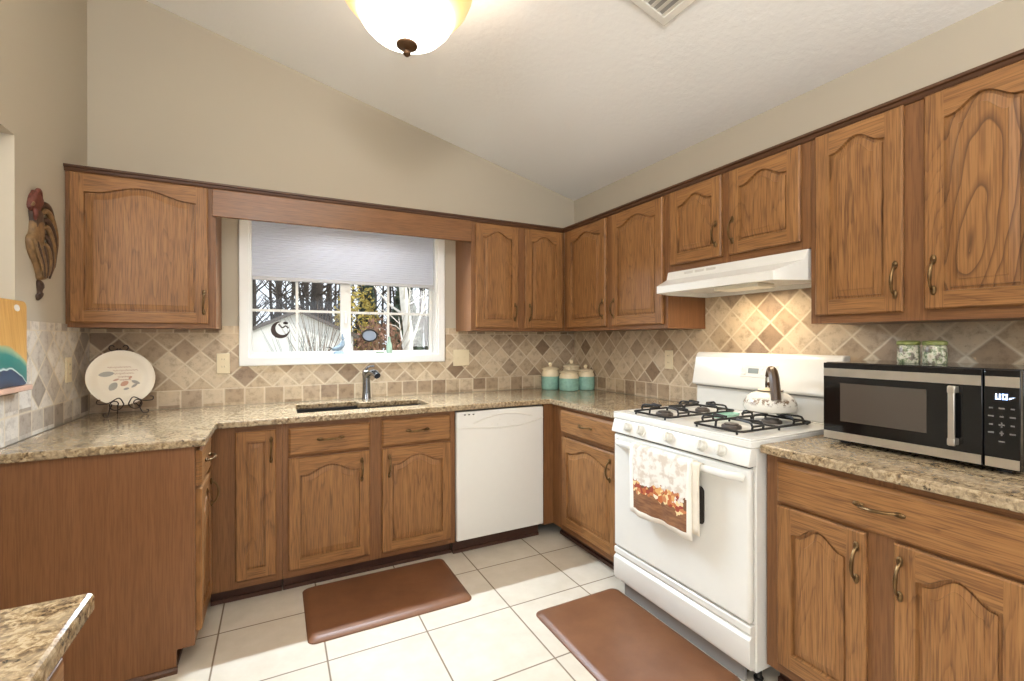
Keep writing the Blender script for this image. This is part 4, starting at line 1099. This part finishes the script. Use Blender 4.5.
relief(ART['body'], 0.001, 0.036, M_rg, 'rooster_body', 'worn gold breast')
for k in range(4):
    f = k / 3
    plume([(-0.712 + 0.030 * k, 1.722 - 0.004 * k), (-0.690 + 0.026 * k, 1.672), (-0.652 + 0.018 * k, 1.624), (-0.625 + 0.012 * k, 1.578)], 0.009, 0.032, M_rd if k % 2 else M_rg, 'wing_feather')
relief([(-0.648 + (a + 0.648) * 0.80, 1.872 + (b - 1.872) * 0.88) for a, b in ART['head']], 0.001, 0.032, M_rr, 'rooster_head', 'worn red head')
plume([(-0.682, 1.905), (-0.664, 1.930), (-0.640, 1.934), (-0.612, 1.912)], 0.011, 0.020, M_rr, 'comb')
plume([(-0.694, 1.876), (-0.706, 1.866), (-0.714, 1.858)], 0.007, 0.022, M_rg, 'beak')
plume([(-0.690, 1.850), (-0.694, 1.828), (-0.686, 1.806)], 0.012, 0.026, M_rr, 'wattle')
relief(ART['foot'], 0.001, 0.018, M_rd, 'rooster_foot')

# ------------------------------------------------------------------ cutting board on the pass-through sill
def board_mat():
    tt = NT('board_with_wave_resin'); v = tt.coord(); sx = tt.node('ShaderNodeSeparateXYZ'); tt.link(v, sx.inputs[0])
    Y, Z = sx.outputs[1], sx.outputs[2]
    gr = tt.noise(tt.coord((30, 40, 3)), 2, 3)
    woodc = tt.ramp(gr, [(0.3, lin(196, 146, 78)), (0.7, lin(216, 170, 100))])
    curvez = tt.math('ADD', Z, tt.math('MULTIPLY', tt.math('POWER', tt.math('MAXIMUM', tt.math('ADD', Y, 0.17), 0.0), 2.0), 3.2))
    curvez = tt.math('ADD', curvez, tt.math('MULTIPLY', tt.math('SUBTRACT', tt.noise(v, 14, 2), 0.5), 0.03))
    c = tt.ramp(tt.math('DIVIDE', curvez, 0.235), [(0.0, lin(22, 30, 60)), (0.15, lin(24, 62, 96)), (0.27, lin(20, 50, 84)), (0.285, lin(206, 226, 220)), (0.31, lin(30, 112, 108)), (0.52, lin(44, 132, 124)), (0.60, lin(150, 176, 140)), (0.66, lin(206, 160, 92))])
    c = tt.mix(tt.math('GREATER_THAN', curvez, 0.150), c, woodc)
    tt.set(Base_Color=c, Roughness=0.3); return tt.m
t = thing('cutting_board', 'wooden cutting board with teal resin wave on the pass-through sill', 'cutting board', (XL + 0.043, -0.790, 1.1405))
t.rotation_euler = (0, -0.085, 0)
sh = []
for (cx_, cz_, a0, r) in ((-0.018, 0.300, 0, 0.022), (-0.235, 0.300, 90, 0.022), (-0.235, 0.022, 180, 0.022), (-0.040, 0.022, 270, 0.022)):
    for k in range(6):
        a = math.radians(a0 + 18 * k); sh.append((cx_ + r * math.cos(a), cz_ + r * math.sin(a)))
sh = [(y + (0.034 if z_ > 0.2 else -0.012), z_) for y, z_ in sh]
g = G(); g.prism(sh, 'x', -0.008, 0.008)
bdm = g.build('board', board_mat(), t, bevel=0.003)
g = G(); g.lathe([(0.001, 0.0), (0.016, 0.0), (0.016, 0.0012), (0.001, 0.0012)], (0.0080, -0.045, 0.292), 18, 'x', sx=1.3, sy=0.8); part_label(g.build('oval_sticker', M_white_dull, bdm), 'white oval mark')

# ------------------------------------------------------------------ outlets
def outlet(label, loc, rz, kind='duplex'):
    t = thing('outlet_plate', label, 'outlet', loc, rz, 'ivory outlet plates')
    wd = 0.068 if kind == 'duplex' else 0.126
    g = G(); g.box(-wd / 2, wd / 2, -0.0075, -0.0005, -0.06, 0.06); g.build('cover', M_ivory, t, bevel=0.003)
    if kind == 'duplex':
        for s_ in (-1, 1):
            g = G(); g.lathe([(0.016, 0), (0.016, -0.003), (0.001, -0.003)], (0, -0.0075, s_ * 0.022), 18, 'y'); r_ = g.build('receptacle', M_ivory, t)
            for q in (-0.006, 0.006):
                g = G(); g.box(q - 0.001, q + 0.001, -0.0112, -0.0102, s_ * 0.022 - 0.001, s_ * 0.022 + 0.008); g.build('slot', M_ivory_d, r_, smooth=0)
    else:
        for q in (-0.026, 0.026):
            g = G(); g.box(q - 0.010, q + 0.010, -0.009, -0.0075, -0.018, 0.018); s0 = g.build('switch', M_ivory, t, bevel=0.001)
            g = G(); g.prism([(-0.009, -0.006), (-0.016, 0.004), (-0.014, 0.008), (-0.009, 0.006)], 'x', q - 0.004, q + 0.004); g.build('toggle', M_ivory, s0, bevel=0.001)
    return t
outlet('ivory duplex outlet left of the window', (-2.533, -0.009, 1.170), 0)
outlet('ivory double switch plate right of the window', (-1.026, -0.009, 1.176), 0, 'switch')
outlet('ivory duplex outlet on range wall beside the backguard', (-0.009, -1.070, 1.180), -R90)
outlet('ivory duplex outlet on the left wall near the rooster', (XL + 0.009, -0.306, 1.168), R90)

# ------------------------------------------------------------------ window-sill ornaments
t = thing('bird_figurine', 'small blue-white bird figurine on the sill at the middle mullion', 'figurine', (-1.880, 0.022, WZ0 + 0.0125))
M_pale = plain('pale_blue_glaze', (146, 164, 178), 0.2, vary=0.15, scale=60)
g = G(); g.lathe([(0.030, 0), (0.032, 0.006), (0.022, 0.014), (0.012, 0.018)], seg=20, sx=1.1, sy=0.6); g.build('stand', M_pale, t)
g = G(); g.tube(curve([(-0.046, 0, 0.030), (-0.025, 0, 0.032), (0.0, 0, 0.040), (0.020, 0, 0.060), (0.026, 0, 0.090), (0.024, 0, 0.108), (0.022, 0, 0.132)], 5), [0.003 + 0.016 * math.sin(PI * min(1, i / 22)) if i < 22 else max(0.002, 0.011 - 0.001 * (i - 22)) for i in range(31)], 12, flat=0.8); g.build('bird_body', M_pale, t)
g = G(); g.tube([(-0.04, 0, 0.033), (-0.062, 0, 0.045), (-0.078, 0, 0.040)], [0.004, 0.003, 0.0015], 6); g.tube([(-0.05, 0, 0.03), (-0.066, 0, 0.020)], [0.003, 0.0015], 6); part_label(g.build('twig', M_black, t), 'dark twig')
t = thing('green_bottle', 'small pale green bottle on the sill near the right end', 'bottle', (-1.545, 0.030, WZ0 + 0.0125))
g = G(); g.lathe([(0.018, 0), (0.020, 0.004), (0.020, 0.055), (0.012, 0.072), (0.009, 0.082), (0.009, 0.104)], seg=18); g.build('bottle_body', plain('pale_green_glass', (168, 196, 176), 0.12), t)
g = G(); g.lathe([(0.011, 0.1045), (0.011, 0.114), (0.001, 0.115)], seg=14); g.build('stopper', plain('sage_stopper', (150, 176, 158), 0.4), t)
t = thing('saucer', 'small flat pale green dish on the window sill', 'dish', (-1.610, 0.024, WZ0 + 0.0125))
g = G(); g.lathe([(0.022, 0), (0.030, 0.006), (0.032, 0.010), (0.029, 0.009), (0.018, 0.003), (0.001, 0.003)], seg=20, sy=0.7); g.build('dish_bowl', plain('sage_glaze', (176, 196, 172), 0.25), t)
t = thing('moon_suncatcher', 'dark crescent suncatcher hanging in the left window pane', 'suncatcher', (-2.228, 0.036, 1.318))
g = G(); P = []
for k in range(25):
    a = math.radians(100 + 250 * k / 24); P.append((0.054 * math.cos(a), 0.056 + 0.054 * math.sin(a)))
for k in range(25):
    a = math.radians(350 - 250 * k / 24); P.append((0.012 + 0.040 * math.cos(a), 0.066 + 0.042 * math.sin(a)))
g.prism(P, 'y', -0.003, 0.003); g.build('crescent', M_wire, t, bevel=0.001)
g = G(); g.tube(curve([(-0.01, 0, 0.092), (0.012, 0, 0.070), (0.030, 0, 0.082), (0.046, 0, 0.066)], 5), 0.004, 6); g.build('branch', M_wire, t)
g = G(); g.ball((0.030, 0, 0.100), 0.012, sc=(1.2, 0.4, 0.8)); g.build('bird', M_wire, t)
g = G(); g.tube([(0.0, 0, 0.108), (0.0, 0.002, 0.2), (0.0, 0.004, 0.36)], 0.0006, 5); g.build('thread', M_wire, t)
t = thing('oval_suncatcher', 'dark framed oval suncatcher in the right window pane', 'suncatcher', (-1.672, 0.070, 1.340))
g = G(); g.tube([(0.050 * math.cos(2 * PI * k / 32), 0, 0.040 * math.sin(2 * PI * k / 32)) for k in range(33)], 0.0055, 8); part_label(g.build('oval_frame', M_black, t), 'black oval rim')
g = G(); g.lathe([(0.001, 0.001), (0.046, 0.001), (0.046, -0.001), (0.001, -0.001)], (0, 0, 0), 32, 'y', sx=1.0, sy=0.8); g.build('oval_glass', plain('grey_blue_glass', (150, 160, 176), 0.15), t)
g = G(); g.tube([(0.0, 0, 0.044), (0.0, 0.002, 0.2), (0.0, 0.006, 0.34)], 0.0006, 5); g.build('thread', M_wire, t)

# ------------------------------------------------------------------ floor mats
def mat_thing(label, x0, x1, y0, y1):
    g = G(); r = 0.035; P = []
    for (a, b, s0) in ((x1 - r, y1 - r, 0), (x0 + r, y1 - r, 90), (x0 + r, y0 + r, 180), (x1 - r, y0 + r, 270)):
        for k in range(7):
            q = math.radians(s0 + 15 * k); P.append((a + r * math.cos(q), b + r * math.sin(q)))
    cx_, cy2 = (x0 + x1) / 2, (y0 + y1) / 2
    V = []; F = []; n = len(P)
    for (ins, z) in ((0.0, 0.0), (0.0, 0.004), (0.003, 0.007), (0.020, 0.0165), (0.028, 0.018)):
        V += [(p[0] - math.copysign(min(ins, abs(p[0] - cx_)), p[0] - cx_) - cx_, p[1] - math.copysign(min(ins, abs(p[1] - cy2)), p[1] - cy2) - cy2, z) for p in P]
    for k in range(4):
        for i in range(n): F.append((k * n + i, k * n + (i + 1) % n, k * n + n + (i + 1) % n, k * n + n + i))
    F.append(list(range(n))[::-1]); F.append([4 * n + i for i in range(n)])
    g.add(V, F)
    tt = M_mat
    return tag(g.build('floor_mat', tt, None, (cx_, cy2, 0.0005), smooth=50), label, 'mat', 'brown cushioned floor mats')
tt = NT('brown_leatherette'); v = tt.coord(jitter=1); n1 = tt.noise(v, 7, 5, 0.6)
vo = tt.node('ShaderNodeTexVoronoi'); vo.inputs['Scale'].default_value = 260; tt.link(v, vo.inputs['Vector'])
tt.set(Base_Color=tt.ramp(n1, [(0.3, lin(110, 71, 46)), (0.7, lin(126, 85, 57))]), Roughness=0.42); tt.bump(vo.outputs['Distance'], 0.25, 0.001)
M_mat = tt.m
mat_thing('brown cushioned floor mat in front of the sink', -2.134, -1.372, -1.090, -0.594)
mat_thing('brown cushioned floor mat in front of the range', -1.160, -0.668, -2.085, -1.326)

# ------------------------------------------------------------------ ceiling lamp
LX, LY = -1.812, -1.497
t = thing('ceiling_lamp', 'glowing frosted bowl ceiling lamp with bronze finial', 'ceiling lamp', (LX + 0.004, LY, 2.420))
tt = NT('frosted_lamp_glass'); v = tt.coord(); sx = tt.node('ShaderNodeSeparateXYZ'); tt.link(v, sx.inputs[0])
rad = tt.math('POWER', tt.math('ADD', tt.math('MULTIPLY', sx.outputs[0], sx.outputs[0]), tt.math('MULTIPLY', sx.outputs[1], sx.outputs[1])), 0.5)
e_c = tt.ramp(rad, [(0.10, (1.0, 0.96, 0.86)), (0.165, (1.0, 0.86, 0.60)), (0.205, (1.0, 0.70, 0.32)), (0.26, (1.0, 0.62, 0.24))])
e_s = tt.ramp(rad, [(0.04, (0.55, 0.55, 0.55)), (0.10, (0.8, 0.8, 0.8)), (0.15, (0.35, 0.35, 0.35)), (0.185, (0.06, 0.06, 0.06)), (0.26, (0.03, 0.03, 0.03))])
tt.set(Base_Color=tt.ramp(rad, [(0.17, lin(240, 228, 204)), (0.205, lin(200, 152, 84)), (0.26, lin(186, 136, 68))]), Roughness=0.35, Emission_Color=e_c)
tt.link(tt.math('MULTIPLY', e_s, 18.0), tt.bsdf.inputs['Emission Strength'])
g = G(); prof = [(0.012, 0.022), (0.05, 0.024), (0.095, 0.036), (0.135, 0.058), (0.166, 0.090), (0.186, 0.124), (0.208, 0.148), (0.234, 0.178), (0.250, 0.215), (0.256, 0.255), (0.253, 0.255), (0.246, 0.217), (0.229, 0.182), (0.203, 0.152), (0.180, 0.127), (0.160, 0.094), (0.13, 0.063), (0.092, 0.041), (0.05, 0.030), (0.012, 0.028)]
g.lathe(prof, seg=48); bw = g.build('glass_bowl', tt.m, t, smooth=60)
g = G(); g.lathe([(0.001, -0.036), (0.007, -0.033), (0.014, -0.026), (0.015, -0.019), (0.008, -0.013), (0.007, -0.008), (0.028, -0.003), (0.040, 0.004), (0.041, 0.010), (0.030, 0.018), (0.012, 0.0225), (0.006, 0.024), (0.006, 0.30)], seg=24); part_label(g.build('finial', M_bronze, t), 'dark bronze finial')
g = G(); g.lathe([(0.06, 0.30), (0.075, 0.31), (0.075, 0.345), (0.03, 0.36), (0.014, 0.38), (0.014, 0.46), (0.07, 0.475), (0.085, 0.50), (0.085, 0.555)], seg=28); g.build('canopy', M_bronze, t)
for k in range(3):
    a = k * 2 * PI / 3 + 0.5
    g = G(); g.tube([(0.07 * math.cos(a), 0.07 * math.sin(a), 0.325), (0.18 * math.cos(a), 0.18 * math.sin(a), 0.31), (0.246 * math.cos(a), 0.246 * math.sin(a), 0.26)], 0.006, 8); g.build('arm', M_bronze, t)
# ceiling vent
t = thing('ceiling_vent', 'white metal air register in the sloped ceiling', 'vent', (-0.93, -1.90, ceil_z(-0.93)))
t.rotation_euler = (0, math.atan(SL), 0)
g = G(); g.slab([-0.185, -0.150, 0.150, 0.185], [-0.14, -0.105, 0.105, 0.14], lambda u, v: not (abs(u) < 0.15 and abs(v) < 0.105), -0.010, -0.001, 'z'); g.build('register_frame', M_white_dull, t, bevel=0.003)
g = G(); g.box(-0.15, 0.15, -0.105, 0.105, -0.003, -0.001); g.build('backing', plain('duct_grey', (150, 146, 140), 0.6), t, smooth=0)
for k in range(9):
    xx = -0.133 + k * 0.0333
    g = G(); g.prism([(xx, -0.0095), (xx + 0.018, -0.0035), (xx + 0.019, -0.0045), (xx + 0.001, -0.0105)], 'y', -0.105, 0.105); g.build('louver', M_white_dull, t, smooth=0)

# ------------------------------------------------------------------ outdoors
g = G(); g.box(-30, 40, 0.6, 70, -0.75, -0.65)
o = g.build('ground', plain('winter_lawn', (196, 186, 160), 0.9, vary=0.2, scale=6), smooth=0); o['kind'] = 'structure'
GZ = -0.65
t = thing('garden_shed', 'white gable-roofed shed outside beyond the sink window', 'shed', (-1.76, 9.0, GZ))
M_siding = plain('white_siding', (232, 232, 228), 0.6); M_roof = plain('grey_shingle', (98, 92, 88), 0.85, vary=0.15)
def shed():
    hw, ev, ap, dp = 1.25, 1.72 + 0.33, 2.63, 3.2
    g = G(); g.prism([(-hw, 0), (hw, 0), (hw, ev), (0, ap), (-hw, ev)], 'y', 0, dp); g.build('wall_body', M_siding, t, smooth=0)
    for s_ in (-1, 1):
        sl = (ap - ev) / hw
        g = G(); g.prism([(0, ap + 0.002), (s_ * (hw + 0.12), ev - sl * 0.12 + 0.002), (s_ * (hw + 0.12), ev - sl * 0.12 + 0.08), (0, ap + 0.085)], 'y', -0.16, dp + 0.1); g.build('roof_slope', M_roof, t, smooth=0)
    for s_ in (-1, 1):
        g = G(); g.box(s_ * 0.25 - 0.24, s_ * 0.25 + 0.24, -0.03, -0.001, 0.02, 1.7); g.build('door_leaf', plain('shed_door', (226, 226, 222), 0.6), t, bevel=0.004)
shed()
M_bark = plain('dark_bark', (50, 44, 41), 0.9, vary=0.3, bump=0.5, scale=14)
M_birch = plain('white_birch_bark', (232, 228, 220), 0.8, vary=0.12, scale=10)
def tree_mesh(h_, r, seed, nb, spread, lean=0.03):
    rnd = random.Random(seed); g = G(); n = 9
    P = [Vector((lean * h_ * (i / n) ** 1.5 + 0.03 * math.sin(i * 1.7 + seed), 0.03 * math.cos(i * 2.1 + seed), h_ * i / n)) for i in range(n + 1)]
    g.tube(P, [r * (1 - 0.8 * i / n) for i in range(n + 1)], 9)
    tr_ = g
    br = G()
    for k in range(nb):
        f = 0.22 + 0.75 * k / nb; i = min(int(f * n), n - 1); p = P[i].lerp(P[i + 1], f * n - i)
        a = rnd.uniform(0, 2 * PI); ln = spread * (1.15 - f) * rnd.uniform(0.6, 1.1)
        d_ = Vector((math.cos(a), math.sin(a), rnd.uniform(0.35, 0.9)))
        q = [p, p + d_ * ln * 0.4, p + d_ * ln * 0.75 + Vector((0, 0, ln * 0.12)), p + d_ * ln + Vector((0, 0, ln * 0.3))]
        rb = r * 0.32 * (1.1 - f)
        br.tube(q, [rb, rb * 0.7, rb * 0.45, rb * 0.15], 5)
        for m in range(4):
            s0 = q[1].lerp(q[3], rnd.uniform(0.1, 0.9)); b2 = rnd.uniform(0, 2 * PI)
            e2 = s0 + Vector((math.cos(b2), math.sin(b2), rnd.uniform(0.2, 1.1))) * ln * 0.4
            br.tube([s0, s0.lerp(e2, 0.5) + Vector((0.02, 0, 0.03)), e2], [rb * 0.35, rb * 0.25, rb * 0.1], 4)
    return tr_, br
def tree(label, x, y, h_, r, seed, nb, spread, m=M_bark, lean=0.03):
    t = thing('bare_tree', label, 'tree', (x, y, GZ), 0, 'bare trees outside')
    a, b = tree_mesh(h_, r, seed, nb, spread, lean)
    a.build('trunk', m, t, smooth=60); bb = b.build('branches', m, t, smooth=60); bb['kind'] = 'stuff'
tree('white-barked birch trunk leaning beyond the right window pane', 0.42, 7.0, 6.5, 0.145, 3, 14, 1.6, M_birch, -0.06)
tree('thick dark bare tree right behind the shed roof', -1.10, 13.2, 8.0, 0.28, 11, 26, 1.5)
tree('slim dark bare tree behind the left end of the shed', -4.0, 14.0, 7.5, 0.12, 5, 24, 1.4)
tree('bare tree behind the shed, second from the left', -3.1, 17.0, 8.0, 0.15, 8, 26, 1.5)
tree('tall bare tree deep in the woods behind the shed ridge', -2.2, 20.5, 9.0, 0.17, 21, 28, 1.6)
tree('bare tree right of the shed roof near the mullion', -0.3, 17.5, 8.0, 0.14, 9, 26, 1.4)
tree('bare forked tree behind the yellow-leaved bush', 1.6, 18.0, 8.5, 0.15, 14, 26, 1.5)
tree('bare tree at the far right of the garden woods', 4.2, 17.0, 8.0, 0.16, 17, 26, 1.5)
def leafy(name, label, cat, x, y, w_, d_, h_, n, c, seed, leaf=0.10, shape='round', group=None):
    rnd = random.Random(seed); t = thing(name, label, cat, (x, y, GZ), 0, group)
    g = G(); V = []; F = []
    for k in range(n):
        if shape == 'cone':
            f = rnd.random() ** 1.4; a = rnd.uniform(0, 2 * PI); rr_ = (1 - f) * rnd.uniform(0.55, 1.0)
            p = Vector((w_ / 2 * rr_ * math.cos(a), d_ / 2 * rr_ * math.sin(a), 0.1 + h_ * f))
        else:
            u = Vector((rnd.gauss(0, 1), rnd.gauss(0, 1), rnd.gauss(0, 1))).normalized() * rnd.uniform(0.6, 1.0)
            p = Vector((u.x * w_ / 2, u.y * d_ / 2, h_ * 0.55 + u.z * h_ * 0.45))
        s_ = leaf * rnd.uniform(0.6, 1.3)
        a = Vector((rnd.gauss(0, 1), rnd.gauss(0, 1), rnd.gauss(0, 1))).normalized(); b = a.cross(Vector((rnd.gauss(0, 1), rnd.gauss(0, 1), rnd.gauss(0, 1)))).normalized()
        o = len(V); V += [p - a * s_, p + b * s_ * 0.45, p + a * s_, p - b * s_ * 0.45]; F.append((o, o + 1, o + 2, o + 3))
    g.add(V, F); lf = g.build('foliage', c, t, smooth=0); lf['kind'] = 'stuff'
    g = G(); g.tube([(0, 0, 0), (0.02, 0, h_ * 0.35), (0, 0.02, h_ * 0.7)], [0.06, 0.05, 0.02], 7); g.build('stem', M_bark, t)
M_ever = plain('evergreen_leaf', (62, 78, 62), 0.7, vary=0.4, scale=3); M_ylw = plain('yellow_leaf', (196, 176, 92), 0.7, vary=0.25, scale=4); M_rust = plain('russet_twig', (150, 112, 92), 0.8, vary=0.3, scale=4)
leafy('evergreen_shrub', 'dark evergreen behind the white birch trunk', 'shrub', 1.55, 12.0, 1.9, 1.6, 4.6, 2600, M_ever, 1, 0.13, 'cone', 'evergreens outside')
leafy('evergreen_shrub', 'dark evergreen at right edge of the window view', 'shrub', 3.3, 13.0, 1.9, 1.8, 5.2, 2600, M_ever, 2, 0.13, 'cone', 'evergreens outside')
leafy('evergreen_shrub', 'dark evergreen beyond the oval suncatcher', 'shrub', 0.80, 14.6, 1.9, 1.6, 4.6, 2200, M_ever, 3, 0.13, 'cone', 'evergreens outside')
leafy('leafy_bush', 'yellow-leaved tree crown beyond the right sash', 'tree', 0.15, 12.8, 1.5, 1.2, 4.1, 900, M_ylw, 4, 0.09)
leafy('twiggy_bush', 'russet twiggy bush low behind the oval suncatcher', 'bush', 0.40, 10.6, 1.6, 1.0, 2.6, 1300, M_rust, 5, 0.09)
# ornamental grass by the shed
def grass(label, x, y, h_, n, seed, c):
    rnd = random.Random(seed); g = G()
    for k in range(n):
        a = rnd.uniform(0, 2 * PI); ln = h_ * rnd.uniform(0.6, 1.05); sp_ = rnd.uniform(0.05, 0.38) * h_; b = (rnd.uniform(-0.06, 0.06), rnd.uniform(-0.06, 0.06))
        g.tube([(b[0], b[1], 0), (b[0] + math.cos(a) * sp_ * 0.35, b[1] + math.sin(a) * sp_ * 0.35, ln * 0.6), (b[0] + math.cos(a) * sp_, b[1] + math.sin(a) * sp_, ln)], [0.006, 0.005, 0.002], 4)
    o = g.build('grass_clump', c, None, (x, y, GZ)); tag(o, label, 'ornamental grass', 'grass clumps outside'); return o
M_straw = plain('dry_straw', (120, 96, 72), 0.9, vary=0.2)
M_bluegrn = plain('blue_green_blade', (84, 104, 104), 0.8, vary=0.2)
grass('dry ornamental grass in front of the shed doors', -1.40, 7.7, 2.75, 70, 1, M_straw)
grass('blue-green grass clump low before the shed', -1.90, 6.0, 2.15, 60, 2, M_bluegrn)
grass('dry grass clump right of the shed near the mullion', -0.45, 6.0, 2.5, 60, 3, M_straw)
# woods far behind
rnd = random.Random(99)
g = G()
for k in range(150):
    x = rnd.uniform(-14, 22); y = rnd.uniform(24, 40); hh = rnd.uniform(6, 11)
    g.tube([(x, y, GZ), (x + rnd.uniform(-.3, .3), y, GZ + hh * 0.5), (x + rnd.uniform(-.6, .6), y, GZ + hh)], [0.13, 0.09, 0.03], 5)
    for m in range(9):
        z0_ = GZ + hh * rnd.uniform(0.2, 0.9); a = rnd.uniform(-1, 1)
        g.tube([(x, y, z0_), (x + a, y + rnd.uniform(-.4, .4), z0_ + abs(a) * 0.9), (x + a * 1.7, y + rnd.uniform(-.6, .6), z0_ + abs(a) * 2.0)], [0.045, 0.03, 0.012], 4)
o = g.build('distant_trees', M_bark, smooth=60); o['kind'] = 'stuff'; tag(o, 'far grey bare woods behind the shed and garden trees', 'woods')
